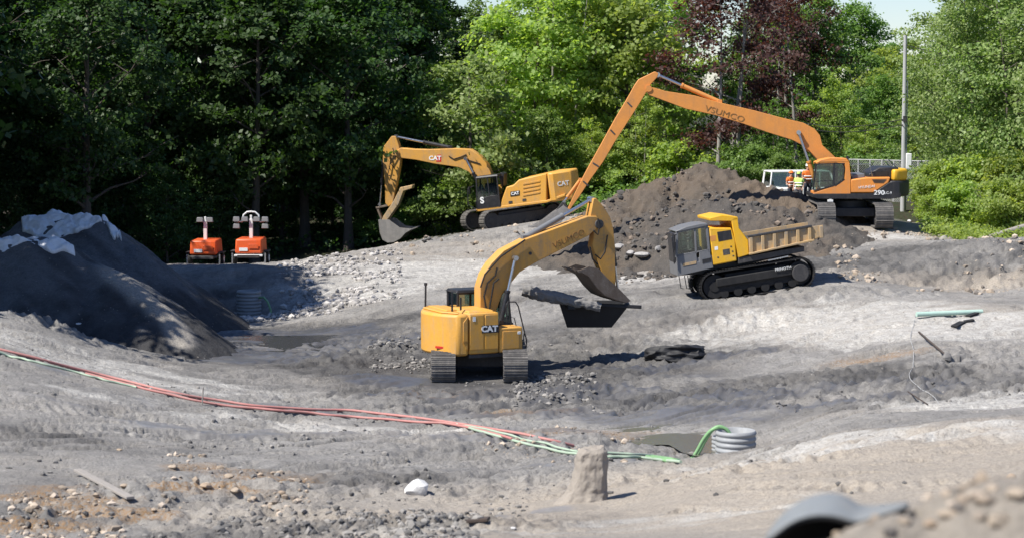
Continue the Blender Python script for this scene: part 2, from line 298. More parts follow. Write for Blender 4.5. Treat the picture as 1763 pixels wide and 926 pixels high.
def detail(x, y):
    rg = blobs(x, y, ROUGH)
    far = sstep(10, 30, np.hypot(x, y))
    z = fbm(x / 6, y / 6, 3, 3) * 0.26 + fbm(x / 1.5, y / 1.5, 3, 9) * 0.045
    # graded streaks left by the bucket, running with the fall of the slopes
    u = (x * 0.55 - y * 0.835); v = (x * 0.835 + y * 0.55)
    st = fbm(v / 5.0 + fbm(x / 8, y / 8, 2, 31) * 1.2, u / 0.42, 3, 41) * 0.105 * (0.35 + sstep(-0.1, 0.25, fbm(x / 9, y / 9, 2, 77)))
    st2 = fbm(x / 4.5, y / 0.5 + x * 0.12, 3, 55) * 0.06 * sstep(-12, 6, 60 - y - 0.1 * x)
    z = z + st * (1 - 0.5 * sstep(45, 38, y)) + st2
    ga = fbm(v / 2.6 + 3.1, u / 0.38 + fbm(x / 3, y / 3, 2, 83) * 2.0, 3, 87); z = z - 0.17 * sstep(0.17, 0.36, ga) * sstep(-0.2, 0.15, fbm(x / 7, y / 7, 2, 89)) * sstep(40, 50, y)
    ga = fbm(v / 1.5 + 7.7, u / 0.2 + fbm(x / 2, y / 2, 2, 95) * 1.5, 2, 97); z = z - 0.10 * sstep(0.16, 0.3, ga) * sstep(44, 54, y)
    ga = fbm(x / 2.2, y / 0.55 - x * 0.1, 3, 91); z = z - 0.14 * sstep(0.2, 0.38, ga) * sstep(-0.1, 0.2, fbm(x / 6, y / 6, 2, 93))
    cl = np.abs(fbm(x / 0.55, y / 0.55, 3, 61)); z = z + rg * (0.15 - cl * 0.5); c3 = np.maximum(0, fbm(x / 0.17, y / 0.2, 2, 71)); z = z + (rg * .9 + .05) * (np.sqrt(c3) * .13) * sstep(-.2, .1, fbm(x / 1.2, y / 1.2, 2, 73))
    cl2 = np.maximum(0, fbm(x / 0.28, y / 0.28, 2, 67) - 0.05) * 0.10 * (0.15 + rg); z = z + cl2
    x0_, x1_, y0_, y1_ = x.min() - 3, x.max() + 3, y.min() - 3, y.max() + 3
    for path, gauge, w, dep in RUTS:
        for a, b in zip(path[:-1], path[1:]):
            if max(a[0], b[0]) < x0_ or min(a[0], b[0]) > x1_ or max(a[1], b[1]) < y0_ or min(a[1], b[1]) > y1_: continue
            dx, dy = b[0] - a[0], b[1] - a[1]; L = math.hypot(dx, dy); t = ((x - a[0]) * dx + (y - a[1]) * dy) / L; o = ((x - a[0]) * -dy + (y - a[1]) * dx) / L + fbm(t / 4, t * 0 + L, 2, 131) * .5
            m = (sstep(w / 2 + .07, w / 2 - .05, np.abs(np.abs(o) - gauge / 2))) * (t > 0) * (t < L); wear = sstep(-.25, .15, fbm(x / 1.7, y / 1.7, 2, 133))
            z = z - m * wear * (dep + .045 * np.sin(2 * PI * t / .36)); z = z + .05 * wear * (t > 0) * (t < L) * np.exp(-((np.abs(np.abs(o) - gauge / 2) - w / 2 - .12) / .09) ** 2)
    return z * (0.25 + 0.75 * far)
FLAT = [] # machine pads: (x, y, z, radius)
def ground(x, y):
    x = np.atleast_1d(np.asarray(x, float)).ravel(); y = np.atleast_1d(np.asarray(y, float)).ravel()
    z = base(x, y); dt = detail(x, y)
    for fx, fy, fr, kz in FLAT:
        w = sstep(fr * 1.6, fr * 0.7, np.hypot(x - fx, y - fy)); dt = dt * (1 - w) - w * kz
    return z + dt
class Heap:
    """a dumped or shaped bank: ridge points with heights, falling away at slope k"""
    def __init__(s, pts, k=0.7, n_amp=0.25, n_scale=1.4, kback=None, seed=0, streak=0.0, round_=0.35):
        s.P = np.array([[*p] for p in pts], float); s.k = k; s.a = n_amp; s.sc = n_scale; s.seed = seed; s.streak = streak; s.r = round_
    def __call__(s, x, y):
        x = np.atleast_1d(np.asarray(x, float)).ravel(); y = np.atleast_1d(np.asarray(y, float)).ravel()
        out = np.full(len(x), -50.0)
        for a, b in zip(s.P[:-1], s.P[1:]):
            d = b[:2] - a[:2]; L2 = d @ d + 1e-9
            t = np.clip(((x - a[0]) * d[0] + (y - a[1]) * d[1]) / L2, 0, 1)
            r = np.hypot(x - a[0] - t * d[0], y - a[1] - t * d[1]); zz = a[2] + t * (b[2] - a[2]) - s.k * (np.sqrt(r * r + s.r ** 2) - s.r)
            out = np.maximum(out, zz)
        n = fbm(x / s.sc, y / s.sc, 4, 100 + s.seed); n2 = np.abs(fbm(x / 0.45, y / 0.45, 3, 140 + s.seed))
        out = out + s.a * n + s.a * 0.9 * (0.25 - n2)
        if s.streak:
            al = x * 0.80 - y * 0.60; pe = x * 0.60 + y * 0.80; out = out + s.streak * fbm(al / 3.2 + fbm(x / 3, y / 3, 2, 181) * .8, pe / 0.42, 3, 170 + s.seed) + s.streak * 1.3 * fbm(al / 5, pe / 1.5, 2, 190 + s.seed)
        return out
HEAPS = {}
def surf(x, y):
    z = ground(x, y)
    for h in HEAPS.values(): z = np.maximum(z, h(x, y))
    return z
def hit(px, py, lo=8, hi=170):
    r = ray(px, py); d = np.linspace(lo, hi, 420); z = base(r.x * d, d)
    for h in HEAPS.values(): z = np.maximum(z, h(r.x * d, d))
    k = np.argmax(CAM_Z + r.z * d <= z)
    if CAM_Z + r.z * d[k] > z[k]: k = len(d) - 1
    d = np.linspace(max(lo, d[k] - 3.0), d[k] + 2.5, 90); z = surf(r.x * d, d); k = np.argmax(CAM_Z + r.z * d <= z); k = k if CAM_Z + r.z * d[k] <= z[k] else 60
    return Vector((r.x * d[k], d[k], z[k]))
def gz(x, y): return float(surf([x], [y])[0])
def gz0(x, y): return float(base([x], [y])[0])

# heaps ------------------------------------------------------------
def A(*t): return tuple(at(*t))
HEAPS['muck_front'] = Heap([(-34, 80, 4.4), A(-60,232,79), A(0,228,79), A(45,224,79), A(72,230,78.8), A(98,243,78.5), A(140,257,77.5), A(180,284,76), A(215,321,74.5)], 0.72, 0.07, 2.2, seed=1, streak=0.16)
HEAPS['muck_back'] = Heap([(-36, 90, 3.2), A(-10,228,88), A(30,210,88), A(60,203,88), A(115,205,87), A(155,232,86), A(190,271,84.5), A(212,306,83)], 0.80, 0.08, 2.2, seed=2, streak=0.15)
HEAPS['soil'] = Heap([A(722,196,104), A(765,172,105), A(800,160,106), A(826,152,106), A(850,163,105), A(880,176,103), A(915,178,102), A(948,180,101.5), A(952,190,101)], 0.62, 0.7, 1.5, seed=3)
HEAPS['soil_low'] = Heap([A(700,214,106), A(760,196,103), A(820,192,101), A(880,192,99), A(930,198,97.5), A(955,206,97)], 0.45, 0.6, 1.2, seed=4)
HEAPS['near_rubble'] = Heap([(1.75, 12.0, 6.7), (2.05, 12.0, 7.22), (2.35, 12.0, 7.47), (2.9, 12.0, 7.70), (3.6, 12.1, 7.8), (6, 12.6, 7.7)], 0.8, 0.10, 0.5, seed=5)

# the sheet of ground ---------------------------------------------------
def attr(me, name, arr):
    a = me.attributes.new(name, 'FLOAT_COLOR', 'POINT'); a.data.foreach_set('color', np.ascontiguousarray(arr, np.float32).ravel())
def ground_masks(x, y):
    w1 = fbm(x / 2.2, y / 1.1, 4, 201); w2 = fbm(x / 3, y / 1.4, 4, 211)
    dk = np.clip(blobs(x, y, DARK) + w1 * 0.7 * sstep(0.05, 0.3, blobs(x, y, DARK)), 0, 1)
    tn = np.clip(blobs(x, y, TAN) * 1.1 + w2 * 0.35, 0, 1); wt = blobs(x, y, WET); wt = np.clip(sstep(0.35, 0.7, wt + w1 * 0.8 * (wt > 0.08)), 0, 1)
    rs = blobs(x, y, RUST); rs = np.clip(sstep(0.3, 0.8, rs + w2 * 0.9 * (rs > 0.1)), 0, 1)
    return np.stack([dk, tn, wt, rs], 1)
def build_ground():
    ud = np.concatenate([np.array([-9, -5, -3, -2, -1.4, -1, -.8, -.65, -.55, -.47, -.40, -.35, -.31]), np.linspace(-0.285, 0.285, 560), np.array([.31, .35, .40, .47, .55, .65, .8, 1, 1.4, 2, 3, 5, 9])])
    ys = [-600, -300, -150, -80, -45, -28, -18, -10, -5, -1, 2, 5]; y = 7.0
    while y < 30: ys.append(y); y += 0.16 + 0.002 * y
    while y < 125: ys.append(y); y += 0.085 + 0.0011 * (y - 30)
    while y < 200: ys.append(y); y *= 1.012
    ys += [220, 260, 320, 420, 600, 900, 1500, 2500]; ys = np.array(ys)
    w = np.where(ys > 12, ys, 12 + 0 * ys) ; w = np.where(ys < -20, -ys, w)
    X = ud[None, :] * w[:, None]; Y = np.repeat(ys[:, None], len(ud), 1); x = X.ravel(); yy = Y.ravel(); z = ground(x, yy)
    nr, nc = X.shape; i = (np.arange(nr - 1)[:, None] * nc + np.arange(nc - 1)[None, :]).ravel()
    me = quadmesh('ground', np.stack([x, yy, z], 1), np.stack([i, i + 1, i + nc + 1, i + nc], 1))
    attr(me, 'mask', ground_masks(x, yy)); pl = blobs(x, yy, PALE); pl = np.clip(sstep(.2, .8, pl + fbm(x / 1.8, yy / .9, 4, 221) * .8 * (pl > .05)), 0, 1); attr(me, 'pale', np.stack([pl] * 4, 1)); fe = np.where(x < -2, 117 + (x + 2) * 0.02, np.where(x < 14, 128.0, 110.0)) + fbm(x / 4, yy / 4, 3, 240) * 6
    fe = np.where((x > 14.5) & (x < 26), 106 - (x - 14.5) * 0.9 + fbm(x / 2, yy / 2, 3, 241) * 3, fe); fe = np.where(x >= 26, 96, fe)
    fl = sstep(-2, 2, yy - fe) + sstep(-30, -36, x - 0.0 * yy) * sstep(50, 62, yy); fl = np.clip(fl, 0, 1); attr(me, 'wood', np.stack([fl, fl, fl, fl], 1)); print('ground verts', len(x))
    return me
def dirt_material(name, a, b, dark, tan, use_mask=True, bump=0.6, streak=False):
    m, nt, ln, bs = nodes_of(name); tc = nt.new('ShaderNodeTexCoord'); o = tc.outputs['Object']
    n1 = noise(nt, ln, 0.35, 6, o, 0.6); n2 = noise(nt, ln, 3.2, 8, o, 0.7); n3 = noise(nt, ln, 14, 6, o, 0.7)
    c = mixc(nt, ln, ramp(nt, ln, n1, 0.36, 0.64), a, b)
    c = mixc(nt, ln, ramp(nt, ln, n2, 0.36, 0.66, 0, 0.55), c, tuple(t * 0.62 for t in a))
    if use_mask:
        at_ = nt.new('ShaderNodeAttribute'); at_.attribute_name = 'mask'; sp = nt.new('ShaderNodeSeparateColor'); ln.new(at_.outputs['Color'], sp.inputs[0])
        mr = nt.new('ShaderNodeMath'); mr.operation = 'MULTIPLY'; ln.new(sp.outputs[1], mr.inputs[0]); ln.new(ramp(nt, ln, n2, 0.25, 0.6, 0.6, 1), mr.inputs[1])
        c = mixc(nt, ln, mr.outputs[0], c, tan)
        pa = nt.new('ShaderNodeAttribute'); pa.attribute_name = 'pale'; mp = nt.new('ShaderNodeMath'); mp.operation = 'MULTIPLY'; ln.new(pa.outputs['Fac'], mp.inputs[0]); ln.new(ramp(nt, ln, n2, 0.35, 0.62, 1, .35), mp.inputs[1]); c = mixc(nt, ln, mp.outputs[0], c, (0.54, 0.52, 0.485))
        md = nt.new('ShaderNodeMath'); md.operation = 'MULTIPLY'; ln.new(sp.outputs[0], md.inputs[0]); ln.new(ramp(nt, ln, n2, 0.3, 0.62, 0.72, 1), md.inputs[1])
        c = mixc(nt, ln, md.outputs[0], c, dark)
        ru = nt.new('ShaderNodeMath'); ru.operation = 'MULTIPLY'; ln.new(at_.outputs['Alpha'], ru.inputs[0]); ln.new(ramp(nt, ln, n3, 0.4, 0.62), ru.inputs[1])
        c = mixc(nt, ln, ru.outputs[0], c, (0.36, 0.20, 0.07))
    vo = nt.new('ShaderNodeTexVoronoi'); vo.inputs['Scale'].default_value = 5.5; ln.new(o, vo.inputs['Vector'])
    sp2 = ramp(nt, ln, vo.outputs['Distance'], 0.12, 0.2, 1, 0); k = nt.new('ShaderNodeMath'); k.operation = 'MULTIPLY'; ln.new(sp2, k.inputs[0]); ln.new(ramp(nt, ln, n2, 0.48, 0.6, 0, 0.7), k.inputs[1])
    c = mixc(nt, ln, k.outputs[0], c, mixc(nt, ln, ramp(nt, ln, n3, 0.45, 0.55), (0.40, 0.36, 0.31), (0.07, 0.066, 0.062)))
    c = mixc(nt, ln, ramp(nt, ln, n3, 0.44, 0.66, 0, 0.45), c, tuple(t * 0.42 for t in a))
    if use_mask:
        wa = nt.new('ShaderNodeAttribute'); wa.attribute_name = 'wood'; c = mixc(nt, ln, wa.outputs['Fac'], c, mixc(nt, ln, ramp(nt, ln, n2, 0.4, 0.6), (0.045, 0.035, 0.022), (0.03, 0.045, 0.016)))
        c = mixc(nt, ln, ramp(nt, ln, sp.outputs[2], 0, 1, 0, 0.45), c, (0.085, 0.085, 0.09))
        ln.new(ramp(nt, ln, sp.outputs[2], 0.25, 0.95, 0.93, 0.33), bs.inputs['Roughness'])
    else: bs.inputs['Roughness'].default_value = 0.93
    ln.new(c, bs.inputs['Base Color']); bs.inputs['Specular IOR Level'].default_value = 0.35
    ad = nt.new('ShaderNodeMath'); ad.operation = 'MULTIPLY_ADD'; ad.inputs[1].default_value = 0.5; ln.new(n3, ad.inputs[0]); ln.new(n2, ad.inputs[2])
    bp = nt.new('ShaderNodeBump'); bp.inputs['Strength'].default_value = bump; bp.inputs['Distance'].default_value = 0.10; ln.new(ad.outputs[0], bp.inputs['Height'])
    if use_mask: ln.new(ramp(nt, ln, sp.outputs[2], 0.2, 0.9, bump, 0.05), bp.inputs['Strength'])
    ln.new(bp.outputs[0], bs.inputs['Normal']); MATS[name] = m; return m
dirt_material('pit_soil', (0.245, 0.234, 0.22), (0.36, 0.342, 0.318), (0.058, 0.056, 0.056), (0.41, 0.355, 0.29), True, 1.0)
dirt_material('muck_soil', (0.10, 0.102, 0.108), (0.15, 0.152, 0.158), (0.034, 0.033, 0.034), (0.33, 0.30, 0.26), True, 0.9)  # dark and tan tones also paint the mound's shaded foot and sunlit crest
dirt_material('brown_soil', (0.165, 0.125, 0.09), (0.092, 0.082, 0.072), (0.05,) * 3, (0.3,) * 3, False, 0.9)
dirt_material('dark_soil', (0.085, 0.08, 0.075), (0.13, 0.105, 0.083), (0.05,) * 3, (0.3,) * 3, False, 0.9)
dirt_material('rubble_soil', (0.30, 0.265, 0.22), (0.36, 0.32, 0.27), (0.05,) * 3, (0.3,) * 3, False, 0.9)
# ------------------------------------------------------------------ machine pads keep the tracks on level ground
PADS = [((561,353), 72.3, 3.0), ((998,210), 99.5, 3.6), ((600,214), 124.0, 4.2)]
for (px, py), d, r in PADS:
    p = at(px, py, d); FLAT.append((p.x, p.y, r, 0.0))
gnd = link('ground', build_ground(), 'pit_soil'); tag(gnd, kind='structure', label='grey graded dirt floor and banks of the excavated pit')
def heap_object(name, key, mat, x0, x1, y0, y1, step, label, cat):
    xs = np.arange(x0, x1, step); ys = np.arange(y0, y1, step); X, Y = np.meshgrid(xs, ys); x = X.ravel(); y = Y.ravel()
    z = HEAPS[key](x, y); g = ground(x, y); nr, nc = X.shape; keep = (z > g - 0.25).reshape(nr, nc)
    i = (np.arange(nr - 1)[:, None] * nc + np.arange(nc - 1)[None, :]); kk = keep[:-1, :-1] | keep[1:, :-1] | keep[:-1, 1:] | keep[1:, 1:]
    i = i[kk]; f = np.stack([i, i + 1, i + nc + 1, i + nc], 1); used = np.unique(f); mp = np.zeros(len(x), int); mp[used] = np.arange(len(used))
    z = np.maximum(z, g - 0.4)
    me = quadmesh(name, np.stack([x, y, z], 1)[used], mp[f]); hp = HEAPS[key]
    if hp.streak:
        dist = np.full(len(x), 99.); side = np.zeros(len(x)); tt = np.zeros(len(x))
        for a, b in zip(hp.P[:-1], hp.P[1:]):
            dd = b[:2] - a[:2]; t = np.clip(((x - a[0]) * dd[0] + (y - a[1]) * dd[1]) / (dd @ dd), 0, 1); r_ = np.hypot(x - a[0] - t * dd[0], y - a[1] - t * dd[1]); k = r_ < dist; dist[k] = r_[k]
        nz = fbm(x / 1.5, y / 1.5, 3, 260); tn = sstep(.75, .35, dist + nz * .4) * sstep(-15.6, -14.6, x) * sstep(-10.6, -11.4, x) * (key == 'muck_front'); hg = z - g  # tn: sunlit strip along the front crest, painted in as paler tan
        al = x * 0.80 - y * 0.60; pe = x * 0.60 + y * 0.80; sk = fbm(al / 4, pe / .5, 3, 270); dk = np.clip(sstep(1.6, .5, hg + nz * 2.2 + sk * 1.6) + sstep(.1, .4, sk) * .7, 0, 1)  # dk: dark muck streaks, plus shade painted in towards the foot
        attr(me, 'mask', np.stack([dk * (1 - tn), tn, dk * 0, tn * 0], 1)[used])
    o = link(name, me, mat); return tag(o, label, cat)
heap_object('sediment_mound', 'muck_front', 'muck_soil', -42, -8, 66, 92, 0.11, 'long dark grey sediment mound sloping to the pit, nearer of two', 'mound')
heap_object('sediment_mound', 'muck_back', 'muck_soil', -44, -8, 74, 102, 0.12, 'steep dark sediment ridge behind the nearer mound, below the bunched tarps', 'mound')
heap_object('soil_heap', 'soil', 'brown_soil', -2, 20, 92, 118, 0.11, 'tall peaked brown soil heap below the red-leaved tree', 'soil heap')
heap_object('soil_heap', 'soil_low', 'dark_soil', -4, 20, 88, 116, 0.11, 'low lumpy grey-brown soil bank between brown heap and tracked dumper', 'soil heap')
heap_object('rubble_heap', 'near_rubble', 'rubble_soil', 0.8, 9, 9.5, 16, 0.035, 'blurred tan heap of earth and stones in the bottom right corner', 'rubble heap')
# ------------------------------------------------------------------ machine rig: a root with helper to read side-view outlines
class Rig:
    def __init__(s, name, px, py, d, yaw, tilt, label, cat, sink=0.0):
        p = at(px, py, d); z = gz0(p.x, p.y) - sink
        rot = (Matrix.Rotation(R(tilt), 3, 'Y') @ Matrix.Rotation(R(yaw), 3, 'Z'))
        s.root = empty(name, (p.x, p.y, z), rot.to_euler(), label, cat)
        s.M = Matrix.Translation((p.x, p.y, z)) @ rot.to_4x4(); s.I = s.M.inverted()
        s.o = s.I @ Vector((0, 0, CAM_Z)); s.R3 = s.I.to_3x3()
    def pt(s, px, py, y=0.0):
        r = s.R3 @ ray(px, py); t = (y - s.o.y) / r.y; q = s.o + r * t; return (q.x, q.z)
class Zoom:
    """reads coordinates off an enlarged picture crop"""
    def __init__(s, rig, x0, y0, k): s.rig = rig; s.x0 = x0; s.y0 = y0; s.k = k
    def __call__(s, pts, y=0.0): return [s.rig.pt(s.x0 + a / s.k, s.y0 + b / s.k, y) for a, b in pts]
    def p3(s, a, b, y=0.0): q = s.rig.pt(s.x0 + a / s.k, s.y0 + b / s.k, y); return Vector((q[0], y, q[1]))
def stadium(L, H, n=10):
    r = H / 2; c = L / 2 - r; out = []
    for i in range(n + 1): t = PI / 2 - PI * i / n; out.append((c + r * math.cos(t), r + r * math.sin(t)))
    for i in range(n + 1): t = -PI / 2 - PI * i / n; out.append((-c + r * math.cos(t), r + r * math.sin(t)))
    return out
def make_track(root, yoff, W, L, H, yaw, shoe='track_steel', pitch=0.19, grouser=0.035, zoff=0.0, nroll=7, frame='dark_steel'):
    P = stadium(L, H, 14); P.append(P[0]); seg = [math.dist(P[i], P[i + 1]) for i in range(len(P) - 1)]; tot = sum(seg); n = int(tot / pitch); b = MB()
    for k in range(n):
        s = (k + 0.5) * tot / n; i = 0
        while s > seg[i]: s -= seg[i]; i += 1
        f = s / seg[i]; x = P[i][0] + f * (P[i + 1][0] - P[i][0]); z = P[i][1] + f * (P[i + 1][1] - P[i][1])
        a = math.atan2(P[i + 1][1] - P[i][1], P[i + 1][0] - P[i][0]); m = Matrix.Rotation(-a, 3, 'Y'); out = m @ Vector((0, 0, 1))
        b.box((x, yoff, z), (tot / n * 0.93, W, 0.045), m); c = Vector((x, yoff, z)) + out * (0.02 + grouser / 2)
        b.box(c + m @ Vector((tot / n * 0.3, 0, 0)), (0.022, W * 0.98, grouser), m); b.box(c - m @ Vector((tot / n * 0.1, 0, 0)), (0.018, W * 0.98, grouser * 0.7), m)
    rot = (0, 0, R(yaw)); t = b.obj('track', shoe, root, 0, (0, 0, zoff), rot); r = H / 2; c = L / 2 - r
    fr = MB(); fr.box((0, yoff, r * 0.95), (L - 2.6 * r, W * 0.55, H * 0.5)); fr.box((0, yoff, r * 1.45), (L - 3.4 * r, W * 0.35, H * 0.3), None, (0.92, 0.8)); fr.obj('track_frame', frame, t, 0.03)
    for sx, nm in ((1, 'idler'), (-1, 'sprocket')):
        w = MB(); w.cyl((sx * c, yoff - W * 0.3, r), (sx * c, yoff + W * 0.3, r), r * 0.82, n=22); w.cyl((sx * c, yoff - W * 0.34, r), (sx * c, yoff + W * 0.34, r), r * 0.38, n=16); w.obj(nm, frame, t, 0.01)
    wm = None
    for k in range(nroll):
        x = -c + 0.35 + (2 * c - 0.7) * k / (nroll - 1)
        if wm is None: w = MB(); w.cyl((0, -W * 0.32, 0), (0, W * 0.32, 0), H * 0.15, n=12); wm = w.mesh('roller')
        link('roller', wm, frame, t, (x, yoff, H * 0.2))
    return t
def hydraulic(root, a, b, r, frac=0.55, body='black_paint', name='cylinder', flip=False):
    a = Vector(a); b = Vector(b)
    if flip: a, b = b, a
    m = a + (b - a) * frac; w = MB(); w.cyl(a, m, r, n=14); w.cyl(m - (b - a).normalized() * 0.1, m, r * 1.18, n=14); w.box(a, (r * 2, r * 2.2, r * 2)); c = w.obj(name, body, root, 0.008)
    q = MB(); q.cyl(m, b, r * 0.58, n=12); q.cyl(b - Vector((0, r * 1.3, 0)), b + Vector((0, r * 1.3, 0)), r * 1.05, n=12); q.obj('rod', 'chrome', c, 0)
    return c
def bucket(root, shell, plate, y0, y1, mat, teeth_dir=None, nteeth=5, tip=None):
    b = MB(); b.strip(shell, y0, y1, 0.035); b.strip(shell[::-1], y0 + 0.01, y1 - 0.01, 0.012)
    o = b.obj('bucket', mat, root, 0.008)
    for y in (y0, y1 - 0.03):
        s = MB(); s.poly(plate, y - 0.004, y + 0.034); s.obj('side_plate', mat, o, 0.006)
    if tip is not None:
        tp = Vector((tip[0], 0, tip[1])); td = Vector((teeth_dir[0], 0, teeth_dir[1])).normalized(); up = Vector((0, 1, 0)).cross(td); tm = None
        for k in range(nteeth):
            y = y0 + 0.06 + (y1 - y0 - 0.12) * k / (nteeth - 1)
            if tm is None:
                t = MB(); a = -td * 0.08; e = td * 0.17; hw = Vector((0, 0.05, 0)); hu = up * 0.045
                t.add([a - hw - hu, a + hw - hu, a + hw + hu, a - hw + hu, e - hw * 0.6 - hu * .2, e + hw * 0.6 - hu * .2, e + hw * 0.6 + hu * .2, e - hw * 0.6 + hu * .2], [(3, 2, 1, 0), (4, 5, 6, 7), (0, 1, 5, 4), (1, 2, 6, 5), (2, 3, 7, 6), (3, 0, 4, 7)]); tm = t.mesh('tooth')
            link('tooth', tm, mat, o, (tp.x, y, tp.z))
    return o
def seat(root, x, y, z):
    s = MB(); s.box((x, y, z + 0.25), (0.5, 0.5, 0.14)); s.box((x - 0.24, y, z + 0.62), (0.13, 0.48, 0.7)); s.box((x - 0.26, y, z + 1.05), (0.1, 0.28, 0.2)); s.box((x, y, z + 0.09), (0.36, 0.36, 0.18)); s.obj('seat', 'seat_fabric', root, 0.04)
def cab_box(root, x0, x1, y0, y1, z0, z1, sill, mat, roof='black_paint', rake=0.18):
    """glazed operator cab: frame with pillars, roof and separate panes"""
    c = MB(); t = 0.07
    c.box(((x0 + x1) / 2, (y0 + y1) / 2, (z0 + z0 + 0.12) / 2), (x1 - x0, y1 - y0, 0.12))
    for y in (y0 + t / 2, y1 - t / 2):
        c.poly([(x0, z0 + .1), (x1 + 0.02, z0 + .1), (x1 + 0.02, sill - 0.25), (x0 + (x1 - x0) * 0.5, sill), (x0, sill)], y - t / 2, y + t / 2)
        c.beam((x1, y, z0 + .1), (x1 - rake, y, z1 - .05), t, t); c.beam((x0 + t / 2, y, z0 + .1), (x0 + t / 2, y, z1 - .05), t, t * 1.6)
        c.beam((x0 + (x1 - x0) * 0.42, y, z0 + .1), (x0 + (x1 - x0) * 0.42, y, z1 - .05), t * 0.9, t)
        c.beam((x0, y, z1 - .07), (x1 - rake, y, z1 - .07), t * .8, t)
    c.box((x0 + 0.03, (y0 + y1) / 2, (z0 + sill) / 2), (0.06, y1 - y0, sill - z0)); c.box((x1 + 0.0, (y0 + y1) / 2, z0 + 0.3), (0.06, y1 - y0, 0.45))
    o = c.obj('cab', mat, root, 0.012)
    r = MB(); r.box(((x0 + x1 - rake) / 2, (y0 + y1) / 2, z1), (x1 - x0 - rake + 0.1, y1 - y0 + 0.04, 0.10), None, (0.93, 0.9)); r.obj('roof', roof, o, 0.02)
    for y in (y0 + t * .4, y1 - t * .4):
        g = MB(); g.poly([(x0 + .06, sill), (x0 + (x1 - x0) * 0.40, sill), (x0 + (x1 - x0) * 0.40, z1 - .08), (x0 + .06, z1 - .08)], y - .006, y + .006); g.obj('pane', 'glass', o)
        g = MB(); m = x0 + (x1 - x0) * 0.44; g.poly([(m, sill - .02), (x1 - .02, sill - .25), (x1 - rake - .02, z1 - .08), (m, z1 - .08)], y - .006, y + .006); g.obj('pane', 'glass', o)
    g = MB(); v = [(x1 - .01, y0 + t, z0 + .5), (x1 - .01, y1 - t, z0 + .5), (x1 - rake, y1 - t, z1 - .08), (x1 - rake, y0 + t, z1 - .08)]; g.add(v, [(0, 1, 2, 3)]); g.obj('windscreen', 'glass', o)
    g = MB(); g.add([(x0 + .02, y0 + t, sill), (x0 + .02, y1 - t, sill), (x0 + .02, y1 - t, z1 - .08), (x0 + .02, y0 + t, z1 - .08)], [(0, 1, 2, 3)]); g.obj('rear_window', 'glass', o)
    seat(o, x0 + (x1 - x0) * 0.38, (y0 + y1) / 2, z0 + 0.12)
    return o
def rail(root, pts, r=0.02, name='handrail', mat='black_paint'):
    m = MB(); m.tube(pts, r, 6); return m.obj(name, mat, root)
SIDE_L = (R(90), 0, PI)        # lettering on a left flank (local +Y)
SIDE_R = (R(90), 0, 0)
def slab_text(root, body, a, b, y, size, mat, left, bold=0.0, sx=1.0):
    """lettering along the line a->b (local XZ) on a flank at y"""
    ang = math.atan2(b[1] - a[1], b[0] - a[0]); c = ((a[0] + b[0]) / 2, y, (a[1] + b[1]) / 2)
    if left: m = Matrix.Rotation(PI, 3, 'Z') @ Matrix.Rotation(R(90), 3, 'X'); m = Matrix.Rotation(PI - ang, 3, 'Y') @ m
    else: m = Matrix.Rotation(-ang, 3, 'Y') @ Matrix.Rotation(R(90), 3, 'X')
    return text('lettering', body, size, mat, root, c, m.to_euler(), sx, 0.006, bold)

